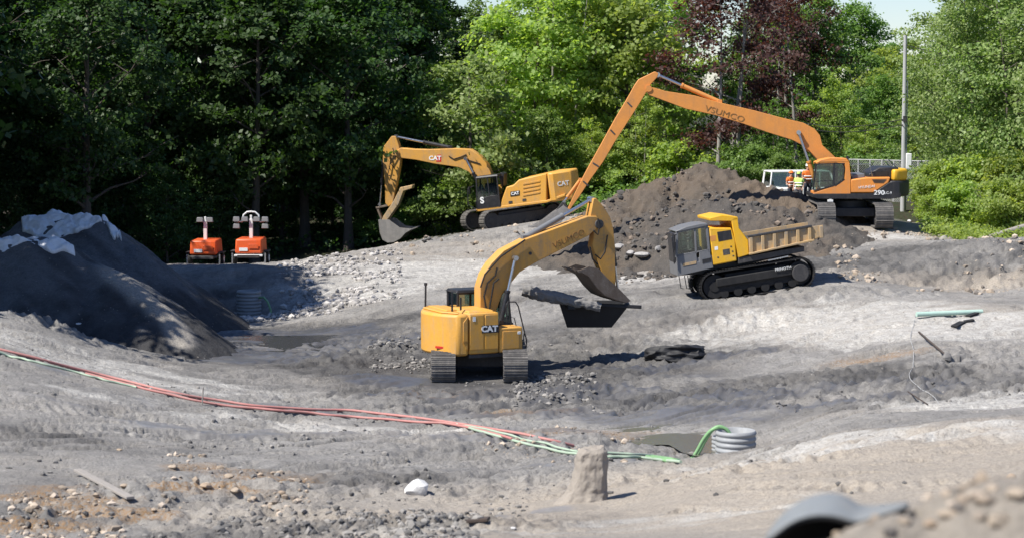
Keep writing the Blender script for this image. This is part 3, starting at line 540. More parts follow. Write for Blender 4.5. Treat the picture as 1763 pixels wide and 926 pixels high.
# ------------------------------------------------------------------ excavator in the pit (rounded tail, seen over its right rear)
def build_pit_excavator():
    g = Rig('excavator', 561, 353, 72.3, 24, 0, 'yellow excavator with rounded rear working on the pit floor, arm reaching over black tub', 'excavator', 0.10)
    Z = Zoom(g, 480, 180, 4.873); r = g.root; yr = -1.45
    uyaw = 91.5 - 24
    for y in (-1.2, 1.2): make_track(r, y, 0.82, 4.2, 0.98, uyaw, nroll=7)
    c = MB(); c.box((0, 0, 0.62), (1.7, 2.0, 0.42)); c.box((0, 0, 0.55), (0.7, 2.3, 0.3)); c.cyl((0, 0, .8), (0, 0, 1.12), 0.75, n=24); c.obj('undercarriage', 'dark_steel', r, 0.03, rot=(0, 0, R(uyaw)))
    zb = Z([(400, 745)], yr)[0][1]; zt = Z([(400, 557)], yr)[0][1]
    arc = [(-1.36 - 0.62 * math.sin(PI * k / 14) ** 0.8, -1.45 + 2.9 * k / 14) for k in range(15)]
    cw = MB(); cw.polyz([(-0.98, -1.46)] + arc + [(-0.98, 1.46)], zb - 0.05, zt - 0.03); cwo = cw.obj('counterweight', 'yellow', r, 0.09)
    p = MB(); p.box((-1.35, -1.455, (zb + zt) / 2 + 0.03), (0.02, .02, .02)); 
    m = MB(); m.polyz([(-1.30, -1.36), (-1.72, -0.8), (-1.72, 0.8), (-1.30, 1.36)], zt - .03, zt + 0.035); m.obj('counterweight_cap', 'yellow', cwo, 0.03)
    m = MB(); m.box((-1.77, -0.86, zb + 0.22), (0.34, 0.05, 0.07), Matrix.Rotation(R(-52), 3, 'Z')); m.obj('reflector', 'red_mark', cwo)
    m = MB(); m.poly([(-1.18, zb + .4), (-1.02, zb + .12), (-1.02, zt - .1), (-1.18, zt - .3)], -1.475, -1.44); m.obj('recess_panel', 'boom_yellow', cwo, 0.01)
    h = MB(); h.polyz([(-0.965, -1.45), (0.12, -1.45), (0.12, 0.46), (-0.62, 0.46), (-0.62, 1.45), (-0.965, 1.45)], zb, zt); ho = h.obj('engine_housing', 'yellow', r, 0.05)
    m = MB(); m.box((-0.45, -0.5, zt + 0.03), (0.95, 1.6, 0.07), None, (0.9, 0.9)); m.box((-1.3, 0.1, zt + .05), (.4, 1.7, .05)); m.obj('hood', 'yellow', ho, 0.03)
    for x0, x1 in ((-0.95, -0.43), (-0.40, 0.10)):
        m = MB(); m.box(((x0 + x1) / 2, -1.455, (zb + zt) / 2 + 0.04), (x1 - x0 - 0.03, 0.03, (zt - zb) - 0.22)); m.obj('side_door', 'yellow', ho, 0.012)
    a = Z.p3(455, 630, yr); slab_text(ho, 'CAT', (a.x - .3, a.z), (a.x + .3, a.z), -1.478, 0.27, 'white_mark', False, 0.012, 1.1)
    m = MB(); m.add([(a.x + .10, -1.4765, a.z - .10), (a.x + .32, -1.4765, a.z - .10), (a.x + .32, -1.4765, a.z + .06)], [(0, 1, 2)]); m.obj('badge', 'red_mark', ho)
    m = MB(); m.box((a.x + .03, -1.473, a.z), (0.62, 0.008, 0.26)); m.obj('badge_plate', 'black_paint', ho)
    a = Z.p3(315, 692, yr); slab_text(ho, '335', (a.x - .1, a.z), (a.x + .1, a.z), -1.476, 0.11, 'black_mark', False)
    a = Z.p3(368, 585, yr); m = MB(); m.box((a.x, -1.474, a.z), (.10, .01, .16)); m.obj('sticker', 'white_mark', ho)
    zl = Z([(580, 622)], yr)[0][1]
    m = MB(); m.box((0.56, -1.10, (zb + zl) / 2), (0.86, 0.72, zl - zb)); bx = m.obj('tool_box', 'yellow', r, 0.045)
    m = MB(); m.box((0.55, -1.467, (zb + zl) / 2), (0.6, 0.02, (zl - zb) * .7)); m.obj('box_lid', 'yellow', bx, .01)
    m = MB(); m.box((0.85, -1.467, zl - .2), (0.12, 0.03, 0.1)); m.obj('latch', 'white_mark', bx, .01)
    m = MB(); m.polyz([(-0.95, -1.4), (1.0, -1.4), (1.55, -.4), (1.55, 1.4), (-0.95, 1.4)], zb - .14, zb - .01); m.obj('deck', 'dark_steel', r, .02)
    zc = Z([(300, 452)], 1.0)[0][1]
    cb = cab_box(r, -0.58, 1.5, 0.5, 1.45, zb, zc, zb + 1.0, 'black_paint'); 
    a = Z.p3(92, 428, 0.9); b = Z.p3(90, 522, 0.9); m = MB(); m.cyl(b - Vector((0, 0, .15)), a, .035, n=8); m.cyl(a - Vector((0, 0, .02)), a + Vector((0, 0, .07)), .06, n=8); m.obj('antenna', 'black_paint', cwo)
    for u in ((243, 460, 545), (292, 485, 530)):
        a = Z.p3(u[0], u[1], -.9); b = Z.p3(u[0], u[2], -.9); m = MB(); m.cyl(b - Vector((0, 0, .1)), a, .035, n=8); m.obj('exhaust_pipe', 'black_paint', ho)
    q = lambda x, y, yy=-1.25: tuple(Z.p3(x, y, yy))
    rail(r, [q(555, 600), q(552, 520), q(562, 505), q(605, 506), q(620, 525), q(655, 640), q(668, 680), q(665, 725)], .022); rail(r, [q(575, 612), q(580, 575), q(598, 580), q(608, 615)], .018); rail(r, [q(655, 650), q(640, 730), q(664, 724)], .018)
    # boom, stick, bucket
    y0, y1, yc = -0.42, 0.10, -0.16
    bo = MB(); bo.poly(Z([(385, 545), (385, 440), (410, 375), (450, 325), (520, 268), (640, 218), (830, 162), (1000, 112), (1050, 112), (1068, 135), (1058, 168), (1000, 203), (830, 272), (700, 325), (612, 368), (560, 420), (512, 470), (478, 545), (440, 575)], yc), y0, y1); boom = bo.obj('boom', 'boom_yellow', r, 0.03)
    a = Z([(770, 262), (1010, 172)], yc); slab_text(boom, 'VSUMCO', a[0], a[1], y0 - 0.006, 0.30, 'black_mark', False, 0, 1.05)
    m = MB(); e = Z.p3(670, 282, yc); m.cyl((e.x, y0 - .03, e.z), (e.x, y1 + .03, e.z), .055, n=12); m.obj('boom_pin', 'dark_steel', boom)
    st = MB(); st.poly(Z([(1035, 32), (1052, 30), (1095, 70), (1130, 115), (1150, 170), (1160, 260), (1162, 435), (1135, 450), (1095, 390), (1060, 320), (1030, 250), (1040, 200), (1015, 120)], yc), y0 + .06, y1 - .06); stick = st.obj('stick', 'boom_yellow', r, 0.025)
    m = MB(); e = Z.p3(1062, 148, yc); m.cyl((e.x, y0 - .06, e.z), (e.x, y1 + .06, e.z), .16, n=18); m.obj('stick_pin', 'dark_steel', stick, .01)
    hydraulic(r, Z.p3(655, 215, yc), Z.p3(1035, 38, yc), .10, .58, 'grey_paint', 'stick_cylinder')
    for y in (y0 - .13, y1 + .13): hydraulic(r, Z.p3(520, 600, y), Z.p3(602, 306, y), .085, .5, 'black_paint', 'boom_cylinder')
    hydraulic(r, Z.p3(1150, 175, yc), Z.p3(1192, 475, yc), .075, .56, 'black_paint', 'bucket_cylinder')
    m = MB(); m.beam(Z.p3(1192, 475, yc - .2), Z.p3(1148, 425, yc - .2), .05, .1); m.beam(Z.p3(1192, 475, yc + .2), Z.p3(1148, 425, yc + .2), .05, .1); m.beam(Z.p3(1192, 475, yc), Z.p3(1210, 492, yc), .3, .1); m.obj('bucket_link', 'dark_steel', r, .01)
    sh = Z([(925, 358), (985, 385), (1030, 435), (1075, 470), (1130, 488), (1195, 503), (1222, 494)], yc); pl = Z([(925, 358), (985, 385), (1030, 435), (1075, 470), (1130, 488), (1195, 503), (1222, 494), (1150, 435), (1090, 392), (1040, 348), (985, 338)], yc)
    bucket(r, sh, pl, yc - .55, yc + .55, 'bucket_steel', (sh[0][0] - sh[1][0], sh[0][1] - sh[1][1]), 5, sh[0])
    for k, (pa) in enumerate([[(440, 545), (425, 480), (445, 420), (490, 385), (500, 350)], [(455, 540), (470, 470), (480, 420), (510, 400)], [(405, 440), (430, 380), (520, 300), (660, 222)], [(1050, 180), (1075, 200), (1085, 160), (1075, 125)], [(1060, 290), (1090, 310), (1115, 280), (1130, 200)], [(1030, 255), (1045, 310), (1075, 335)]]):
        m = MB(); m.tube([Z.p3(a, b, y0 - .05 - .03 * (k % 2)) for a, b in pa], .028, 6); m.obj('hydraulic_hose', 'rubber', boom if k < 3 else stick)
    return g
# ------------------------------------------------------------------ large excavator on the far bank
def build_bank_excavator():
    g = Rig('excavator', 601, 214.5, 124, 167, -7.0, 'large yellow excavator tilted on the far bank before dark trees, bucket with thumb', 'excavator', 0.05)
    Z = Zoom(g, 430, 110, 6.781); r = g.root; yl = 1.55
    for y in (-1.38, 1.38): make_track(r, y, 0.75, 5.0, 1.12, 204 - 167, nroll=8)
    c = MB(); c.box((0, 0, 0.72), (2.0, 2.2, 0.45)); c.cyl((0, 0, .9), (0, 0, 1.3), 0.8, n=24); c.obj('undercarriage', 'dark_steel', r, 0.03, rot=(0, 0, R(37)))
    sk = MB(); sk.poly(Z([(868, 590), (868, 606), (1430, 548), (1575, 505), (1575, 490), (1430, 532)], yl), -1.5, yl); sk.obj('deck', 'yellow', r, .02)
    ho = MB(); ho.poly(Z([(1058, 575), (1075, 520), (1108, 447), (1160, 438), (1205, 402), (1425, 362), (1428, 545)], yl), -1.5, yl - .02); h = ho.obj('engine_housing', 'yellow', r, .05)
    cw = MB(); w = Z([(1428, 545), (1428, 362), (1530, 345)], yl); x1 = w[1][0]; xr = w[2][0] - 0.35; zb = w[0][1]; zt = w[1][1] + .02
    cw.polyz([(x1 - .01, -1.55), (x1 - .35, -1.58), (xr - .2, -1.0), (xr - .35, 0), (xr - .2, 1.0), (x1 - .35, 1.58), (x1 - .01, 1.56)], zb - .02, zt); cwo = cw.obj('counterweight', 'yellow', r, .10)
    e = Vector((xr - .26, 0.62, (zb + zt) / 2 + .15)); e0 = Vector((x1 - .35, 1.58, 0)); e1 = Vector((xr - .2, 1.0, 0)); dr = (e1 - e0).normalized(); nm = dr.cross(Vector((0, 0, 1))); nm = nm if nm.y > 0 else -nm; mt = Matrix((dr, Vector((0, 0, 1)), nm)).transposed(); t = text('lettering', 'CAT', .36, 'white_mark', cwo, e0.lerp(e1, .5) + nm * .012 + Vector((0, 0, (zb + zt) / 2 + .12)), mt.to_euler(), 1.0, .006, .008)
    for k in range(4):
        a = Z.p3(1240, 432 + 22 * k, yl); m = MB(); m.poly(Z([(1240, 425 + 24 * k), (1375, 405 + 24 * k), (1375, 415 + 24 * k), (1240, 435 + 24 * k)], yl), yl - .03, yl + .012); m.obj('louver', 'boom_yellow', h, .006)
    for (x, y) in ((1140, 545), (1250, 530)):
        m = MB(); m.poly(Z([(x - 14, y - 6), (x + 14, y - 9), (x + 14, y + 5), (x - 14, y + 8)], yl), yl - .03, yl + .008); m.obj('latch_recess', 'dark_steel', h)
    a = Z([(1150, 492), (1205, 485)], yl); slab_text(h, 'CAT', a[0], a[1], yl + .012, .24, 'white_mark', True, .008, 1.0)
    m = MB(); m.poly(Z([(1140, 478), (1212, 470), (1212, 500), (1140, 508)], yl), yl - .03, yl + .006); m.obj('badge_plate', 'black_paint', h)
    zc = Z([(980, 375)], 1.0)[0][1]; zd = Z([(960, 590)], yl)[0][1]; xa = Z([(1065, 560)], yl)[0][0]; xb = Z([(872, 590)], yl)[0][0]
    cab_box(r, xa + .02, xb - .02, .55, yl, zd + .02, zc, zd + .75, 'black_paint')
    m = MB(); q = Z.p3(915, 535, yl + .02); slab_text(r, 'S', (q.x + .1, q.z), (q.x - .1, q.z), yl + .02, .5, 'white_mark', True, .02)
    q = lambda x, y, yy=1.6: tuple(Z.p3(x, y, yy))
    rail(r, [q(868, 590), q(805, 560), q(800, 460), q(850, 440)], .03); m = MB(); m.box(q(815, 470), (.06, .3, .42)); m.obj('mirror', 'black_paint', r, .02)
    hb = MB(); hb.poly(Z([(1100, 440), (1105, 360), (1075, 350), (1070, 440)], 0), -.4, .5); hb.obj('air_cleaner', 'black_paint', r, .03)
    y0, y1, yc = -0.30, 0.34, 0.02
    bo = MB(); bo.poly(Z([(1030, 470), (1005, 375), (965, 300), (905, 245), (830, 205), (700, 200), (500, 206), (380, 204), (275, 196), (240, 222), (250, 258), (400, 273), (550, 298), (740, 320), (820, 350), (870, 395), (920, 480)], yc), y0, y1); boom = bo.obj('boom', 'boom_yellow', r, .03)
    a = Z([(515, 262), (590, 262)], yc); slab_text(boom, 'CAT', a[0], a[1], y1 + .012, .34, 'white_mark', True, .012, 1.1)
    m = MB(); m.poly(Z([(572, 240), (602, 240), (602, 285), (560, 285)], yc), y1 - .01, y1 + .006); m.obj('badge', 'red_mark', boom)
    st = MB(); st.poly(Z([(205, 122), (235, 122), (262, 180), (278, 245), (266, 330), (242, 430), (215, 548), (180, 572), (155, 550), (150, 420), (135, 280), (140, 190)], yc), y0 + .08, y1 - .08); stick = st.obj('stick', 'boom_yellow', r, .025)
    m = MB(); e = Z.p3(250, 228, yc); m.cyl((e.x, y0 - .06, e.z), (e.x, y1 + .06, e.z), .17, n=18); m.obj('stick_pin', 'boom_yellow', stick, .01)
    hydraulic(r, Z.p3(665, 196, yc), Z.p3(232, 126, yc), .115, .5, 'black_paint', 'stick_cylinder')
    for y in (y0 - .15, y1 + .15): hydraulic(r, Z.p3(890, 430, y), Z.p3(785, 266, y), .10, .45, 'black_paint', 'boom_cylinder')
    hydraulic(r, Z.p3(130, 285, yc), Z.p3(103, 558, yc), .085, .55, 'black_paint', 'bucket_cylinder')
    m = MB(); m.beam(Z.p3(78, 580, yc), Z.p3(205, 558, yc), .4, .12); m.beam(Z.p3(85, 575, yc), Z.p3(120, 650, yc), .35, .12); m.obj('bucket_link', 'bucket_steel', r, .02)
    th = MB(); th.poly(Z([(372, 432), (275, 448), (225, 530), (140, 632), (125, 662), (165, 665), (262, 555), (300, 472), (368, 455)], yc), yc - .28, yc + .28); th.obj('thumb', 'tan_paint', r, .03)
    sh = Z([(385, 708), (330, 735), (290, 770), (240, 792), (190, 796), (150, 778), (128, 730), (118, 650)], yc); pl = sh + Z([(200, 650), (285, 700)], yc)
    bucket(r, sh, pl, yc - .68, yc + .68, 'muddy_steel', (sh[0][0] - sh[1][0], sh[0][1] - sh[1][1]), 5, sh[0])
    for k, pa in enumerate([[(160, 240), (190, 260), (180, 320), (165, 370), (190, 380)], [(205, 200), (225, 250), (190, 300), (220, 330)], [(650, 250), (690, 270), (750, 255), (790, 240)], [(900, 300), (860, 290), (800, 275)]]):
        m = MB(); m.tube([Z.p3(a, b, y1 + .04) for a, b in pa], .03, 6); m.obj('hydraulic_hose', 'rubber', stick if k < 2 else boom)
    return g
# ------------------------------------------------------------------ long reach excavator on the right bank
def build_long_reach():
    g = Rig('excavator', 994, 208.5, 99.8, 179, 0, 'orange long reach excavator with black counterweight beside the utility pole', 'excavator', 0.04)
    Z = Zoom(g, 900, 100, 7.125); r = g.root; yl = 1.5
    for y in (-1.32, 1.32): make_track(r, y, 0.82, 4.9, 1.05, -90, nroll=8)
    c = MB(); c.box((0, 0, 0.62), (2.0, 2.2, 0.4)); c.cyl((0, 0, .8), (0, 0, 1.15), 0.8, n=24); c.obj('undercarriage', 'dark_steel', r, 0.03, rot=(0, 0, R(90)))
    sk = MB(); sk.poly(Z([(375, 588), (375, 612), (420, 622), (1020, 622), (1110, 612), (1110, 585)], yl), -1.45, yl); sk.obj('deck', 'black_paint', r, .02)
    lo = MB(); lo.poly(Z([(690, 582), (690, 492), (830, 478), (1025, 476), (1010, 515), (880, 582)], yl), -1.45, yl - .03); h = lo.obj('engine_housing', 'orange', r, .05)
    a = Z([(780, 545), (870, 538)], yl); slab_text(h, 'HYUNDAI', a[0], a[1], yl - .02, .17, 'white_mark', True)
    for k in range(5):
        m = MB(); m.poly(Z([(870 + 4 * k, 491 + 5 * k), (990 - 6 * k, 491 + 5 * k), (990 - 6 * k, 494 + 5 * k), (870 + 4 * k, 494 + 5 * k)], yl), yl - .05, yl - .015); m.obj('louver', 'dark_steel', h)
    hd = MB(); hd.poly(Z([(800, 478), (815, 445), (900, 405), (1060, 405), (1060, 476)], 0), -1.25, 1.05); hd.obj('hood', 'black_paint', h, .05)
    hd = MB(); hd.poly(Z([(690, 490), (690, 455), (800, 450), (800, 478)], .9), -.6, 1.2); hd.obj('service_cover', 'grey_paint', h, .03)
    for k in range(6):
        m = MB(); q = Z.p3(905 + 17 * k, 452, 1.06); m.box((q.x, 1.06, q.z), (.10, .03, .22)); m.obj('vent', 'rubber', h)
    q = lambda x, y, yy: tuple(Z.p3(x, y, yy))
    rail(r, [q(700, 470, 1.2), q(702, 390, 1.2), q(850, 388, 1.2), q(870, 470, 1.2)], .02, mat='chrome')
    x0 = Z([(1015, 500)], yl)[0][0]; xr = Z([(1180, 500)], 0)[0][0]; zt = Z([(1100, 405)], 1.0)[0][1]; zm = Z([(1100, 500)], yl)[0][1]; zb = Z([(1100, 612)], yl)[0][1]
    def cwplan(s=0): return [(x0 - s, -1.48 + s), (xr + .75, -1.48 + s), (xr + .2 + s, -.9), (xr + s, 0), (xr + .2 + s, .9), (xr + .75, 1.49 - s), (x0 - s, 1.49 - s)]
    lw = MB(); lw.poly(Z([(880, 584), (1012, 512), (1060, 505), (1100, 505), (1100, 600), (900, 600)], yl), -1.47, yl + .003); lw.obj('side_panel', 'black_paint', r, .02)
    cw = MB(); cw.polyz(cwplan(), zb + .03, zm); cwo = cw.obj('counterweight', 'black_paint', r, .10)
    cp = MB(); cp.polyz([(x0 - .15, -1.4), (xr + .8, -1.4), (xr + .25, -.85), (xr + .1, 0), (xr + .25, .85), (xr + .8, 1.4), (x0 - .15, 1.4)], zm - .02, zt - .12); cpo = cp.obj('counterweight_cap', 'truck_yellow', cwo, .12)
    a = Z([(895, 580), (1030, 582)], yl); slab_text(r, '290', Z([(892, 580), (965, 581)], yl)[0], Z([(965, 581)], yl)[0], yl + .012, .30, 'white_mark', True, .006, 1.1)
    slab_text(r, 'LC-9', Z([(975, 582)], yl)[0], Z([(1030, 582)], yl)[0], yl + .012, .17, 'white_mark', True)
    # cab
    body = MB(); 
    for y in (yl - .05, .52):
        body.poly(Z([(375, 588), (420, 572), (540, 540), (600, 520), (640, 490), (648, 420), (640, 390), (560, 378), (430, 380), (402, 395), (402, 375), (440, 362), (520, 348), (655, 352), (680, 375), (692, 470), (690, 588)], yl), y - .03, y + .03)
    cabo = body.obj('cab', 'orange', r, .015)
    ro = MB(); ro.poly(Z([(402, 380), (440, 360), (520, 346), (655, 350), (683, 375), (560, 374), (430, 376)], yl), .5, yl - .01); ro.poly(Z([(648, 400), (683, 376), (694, 470), (692, 586), (650, 586), (655, 470)], yl), .56, yl - .09); ro.poly(Z([(378, 570), (690, 570), (690, 588), (378, 588)], yl), .5, yl - .06); ro.obj('cab_shell', 'orange', cabo, .02)
    fr = MB(); pil = lambda x1, y1, x2, y2, w: fr.beam(Z.p3(x1, y1, yl - .04), Z.p3(x2, y2, yl - .04), .05, w)
    pil(376, 560, 402, 388, .07); pil(548, 536, 555, 380, .09); pil(402, 388, 640, 384, .05); pil(380, 565, 545, 535, .05); pil(560, 535, 640, 490, .05); pil(395, 505, 548, 498, .03); fr.obj('window_frame', 'black_paint', cabo)
    for pts in ([(382, 560), (404, 390), (548, 386), (546, 532)], [(560, 530), (562, 386), (632, 392), (640, 420), (632, 488)]):
        m = MB(); m.poly(Z(pts, yl), yl - .085, yl - .07); m.obj('pane', 'glass', cabo)
        m = MB(); m.poly(Z(pts, yl), .515, .53); m.obj('pane', 'glass', cabo)
    a = Z.p3(378, 560, 1); b = Z.p3(402, 388, 1); m = MB(); m.add([(a.x, .56, a.z), (a.x, yl - .08, a.z), (b.x, yl - .08, b.z), (b.x, .56, b.z)], [(0, 1, 2, 3)]); m.obj('windscreen', 'glass', cabo)
    s = Z.p3(540, 575, 1); seat(cabo, s.x + .1, 1.0, s.z)
    m = MB(); e = Z.p3(662, 335, .9); m.cyl(e - Vector((0, 0, .25)), e, .07, n=10); m.obj('beacon', 'black_paint', cabo)
    m = MB(); e = Z.p3(520, 634, yl); m.box(e, (.25, .12, .1)); m.obj('step', 'white_paint', r, .01)
    # long boom and stick read off the wider crops
    B = Zoom(g, 780, 70, 9.794); S = Zoom(g, 610, 60, 5.789); y0, y1, yc = -0.40, 0.12, -.14
    top = B([(1790, 650), (1763, 560), (1700, 500), (1570, 445), (1330, 400), (1000, 330), (620, 260), (330, 195), (0, 155)], yc) + S([(900, 130), (868, 128)], yc)
    bot = S([(850, 150), (875, 172)], yc) + B([(0, 248), (230, 318), (560, 375), (870, 450), (1150, 530), (1450, 605), (1560, 650), (1640, 720)], yc) + Z([(330, 290), (400, 350), (440, 400), (560, 400), (555, 340)], yc)
    bo = MB(); bo.poly(top + bot, y0, y1); boom = bo.obj('boom', 'boom_orange', r, .025)
    a = B([(470, 315), (880, 415)], yc); slab_text(boom, 'VSUMCO', a[0], a[1], y1 + .008, .38, 'black_mark', True, 0, 1.25)
    m = MB(); e = B.p3(1525, 535, yc); m.cyl((e.x, y0 - .1, e.z), (e.x, y1 + .1, e.z), .09, n=14); m.obj('boom_pin', 'boom_orange', boom)
    for y in (y0 - .13, y1 + .13): hydraulic(r, Z.p3(420, 560, y), B.p3(1525, 535, y), .10, .5, 'boom_orange', 'boom_cylinder')
    hydraulic(r, B.p3(620, 255, yc), S.p3(930, 60, yc), .11, .62, 'boom_orange', 'stick_cylinder')
    st = MB(); st.poly(S([(910, 42), (935, 52), (925, 75), (885, 110), (845, 165), (800, 225), (745, 295), (640, 425), (560, 535), (470, 635), (400, 722), (330, 800), (318, 790), (395, 660), (450, 575), (530, 460), (640, 300), (740, 165), (770, 120), (800, 85)], yc), y0 + .08, y1 - .08); stick = st.obj('stick', 'boom_orange', r, .02)
    for (x, y, u, v) in ((725, 210, 755, 235), (610, 360, 640, 385), (490, 540, 530, 560), (425, 640, 460, 665)):
        m = MB(); m.beam(S.p3(x, y, y1 - .075), S.p3(u, v, y1 - .075), .02, .07); m.obj('hose_clamp', 'dark_steel', stick)
    m = MB(); e = S.p3(868, 135, yc); m.cyl((e.x, y0 - .05, e.z), (e.x, y1 + .05, e.z), .15, n=16); m.obj('stick_pin', 'boom_orange', stick)
    hydraulic(r, S.p3(405, 632, yc + .0), S.p3(295, 752, yc + .0), .075, .8, 'boom_orange', 'bucket_cylinder')
    m = MB(); m.beam(S.p3(290, 755, yc), S.p3(325, 795, yc), .3, .10); m.beam(S.p3(290, 755, yc), S.p3(245, 805, yc), .3, .12); m.obj('bucket_link', 'dark_steel', r, .01)
    sh = S([(75, 885), (140, 880), (210, 880), (270, 860), (310, 810), (330, 790)], yc); pl = sh + S([(290, 770), (215, 810), (150, 850)], yc)
    bucket(r, sh, pl, yc - .5, yc + .5, 'muddy_steel', (sh[0][0] - sh[1][0], sh[0][1] - sh[1][1]), 5, sh[0])
    return g
# ------------------------------------------------------------------ tracked dumper
def build_dumper():
    g = Rig('tracked_dumper', 878, 272.5, 85.6, 186, -8.6, 'yellow and grey tracked dump truck climbing the slope below the brown soil heap', 'dump truck', 0.02)
    Z = Zoom(g, 770, 190, 8.395); r = g.root; yl = 1.30
    tz = 0.0
    for y in (-0.97, 0.97):
        P = Z([(470, 760), (1500, 610)], yl); cx = (Z([(430, 650)], yl)[0][0] + Z([(1545, 530)], yl)[0][0]) / 2; L = abs(Z([(430, 650)], yl)[0][0] - Z([(1545, 530)], yl)[0][0]); zb = Z([(1000, 728)], yl)[0][1]; H = Z([(1000, 500)], yl)[0][1] - zb
        t = make_track(r, y, 0.66, L, H, 0, 'rubber', 0.12, 0.05, zb, 6, 'rubber'); t.location.x = cx
    m = MB(); m.cyl((cx - L / 2 + H / 2, yl - .02, zb + H * .5), (cx - L / 2 + H / 2, yl + .03, zb + H * .5), H * .3, n=20); m.obj('drive_wheel', 'dark_steel', r, .02)
    a = Z([(1150, 540), (1330, 515)], yl); slab_text(r, 'PRINOTH', (a[0][0], a[0][1]), (a[1][0], a[1][1]), yl + .012, .155, 'white_mark', True, 0, 1.0)
    m = MB(); m.box((cx, yl - .12, zb + H * .62), (L * .72, .16, H * .30)); m.obj('skirt', 'rubber', r, .04)
    fr = MB(); fr.poly(Z([(215, 590), (215, 540), (800, 450), (1450, 350), (1450, 395), (1080, 470), (600, 570)], yl), -.75, .75); fr.obj('chassis', 'black_paint', r, .02)
    fl = MB(); fl.poly(Z([(800, 440), (1450, 350), (1450, 392), (800, 490)], yl), -1.1, yl - .02); fl.obj('body_frame', 'dark_steel', r, .02)
    # cab
    z0 = Z([(212, 585), (560, 520)], yl); cb = MB()
    for y in (yl - .04, -.38): cb.poly(Z([(205, 585), (190, 420), (385, 392), (395, 470), (420, 470), (415, 388), (505, 372), (515, 372), (555, 520)], yl), y - .03, y + .03)
    cb.poly(Z([(205, 585), (195, 470), (550, 420), (556, 520)], yl), -.40, yl - .05)
    cab = cb.obj('cab', 'grey_paint', r, .015)
    for y in (yl - .04, -.38):
        fr = MB(); be = lambda a, b, c, d, w: fr.beam(Z.p3(a, b, y), Z.p3(c, d, y), .06, w)
        be(190, 440, 195, 232, .09); be(382, 410, 372, 200, .08); be(512, 400, 488, 185, .10); be(190, 240, 490, 192, .07); be(195, 428, 515, 375, .05); fr.obj('window_frame', 'grey_paint', cab, .012)
    
    rf = MB(); rf.poly(Z([(185, 238), (190, 228), (290, 195), (420, 172), (495, 168), (498, 188), (300, 222)], yl), -.42, yl + .03); rf.obj('roof', 'grey_paint', cab, .03)
    for pts in ([(205, 425), (205, 245), (365, 215), (375, 398)], [(392, 392), (388, 210), (478, 196), (500, 370)]):
        for y in (yl - .045, -.375): m = MB(); m.poly(Z(pts, yl), y - .006, y + .006); m.obj('pane', 'glass', cab)
    a = Z.p3(192, 440, 0); b = Z.p3(188, 238, 0); m = MB(); m.add([(a.x, -.36, a.z), (a.x, yl - .08, a.z), (b.x, yl - .08, b.z), (b.x, -.36, b.z)], [(0, 1, 2, 3)]); m.obj('windscreen', 'glass', cab)
    e = Z.p3(330, 400, .5); seat(cab, e.x, .45, e.z - .25)
    m = MB(); m.poly(Z([(255, 485), (385, 465), (385, 488), (255, 508)], yl), yl - .05, yl + .006); m.obj('name_plate', 'tan_paint', cab)
    m = MB(); m.poly(Z([(445, 455), (530, 440), (532, 470), (448, 485)], yl), yl - .05, yl + .004); m.obj('storage_panel', 'black_paint', cab)
    for y in (yl + .1, -.2): m = MB(); m.beam(Z.p3(150, 245, y), Z.p3(170, 490, y), .06, .05); m.box(Z.p3(152, 330, y), (.08, .25, .55)); m.beam(Z.p3(150, 260, y), Z.p3(195, 260, y), .04, .04); m.obj('mirror', 'black_paint', cab, .02)
    gd = MB(); gd.poly(Z([(130, 250), (165, 235), (190, 240), (180, 480), (150, 470)], .4), -.3, 1.1); gd.obj('radiator_guard', 'black_paint', r, .03)
    q = lambda x, y, yy: tuple(Z.p3(x, y, yy))
    for x in (215, 270, 300): rail(r, [q(x, 580, 1.1), q(x + 20, 680, 1.1), q(x + 45, 684, 1.1)], .018, 'step')
    # engine cover and headboard
    en = MB(); en.poly(Z([(555, 500), (512, 205), (730, 205), (770, 300), (785, 465)], yl), -1.2, yl); eo = en.obj('engine_cover', 'truck_yellow', r, .04)
    m = MB(); m.poly(Z([(590, 238), (725, 222), (740, 295), (605, 315)], yl), yl - .05, yl + .006); m.obj('grille', 'black_paint', eo)
    m = MB(); m.poly(Z([(645, 378), (712, 368), (718, 412), (652, 422)], yl), yl - .05, yl + .006); m.obj('grille', 'dark_steel', eo)
    m = MB(); m.poly(Z([(520, 270), (575, 262), (580, 305), (530, 312)], yl), yl - .05, yl + .005); m.obj('vent', 'boom_orange', eo)
    m = MB(); m.poly(Z([(565, 355), (598, 350), (600, 378), (568, 382)], yl), yl - .05, yl + .006); m.obj('sticker', 'white_mark', eo)
    for (x, y) in ((728, 352), (742, 390), (600, 438), (750, 425)): m = MB(); m.poly(Z([(x - 8, y - 5), (x + 8, y - 5), (x + 8, y + 5), (x - 8, y + 5)], yl), yl - .05, yl + .008); m.obj('latch', 'dark_steel', eo)
    bd = MB(); hb = Z([(730, 150), (745, 130), (790, 120), (805, 205), (895, 300), (905, 415), (800, 440)], yl); bd.poly(hb, -1.25, yl + .02); ho = bd.obj('dump_body', 'truck_yellow', r, .025)
    cn = MB(); cn.poly(Z([(515, 128), (640, 104), (790, 118), (800, 140), (735, 152), (520, 150)], yl), -1.25, yl + .02); cn.obj('cab_guard', 'truck_yellow', ho, .02)
    # open box with ribs
    T = [(895, 285), (1630, 185)]; Bm = [(910, 415), (1640, 262)]
    for y in (yl - .02, -1.22):
        sd = MB(); sd.poly(Z([(895, 278), (1630, 182), (1640, 262), (1530, 300), (908, 415)], yl), y, y + .04); sd.obj('side_wall', 'tan_paint', ho, .01)
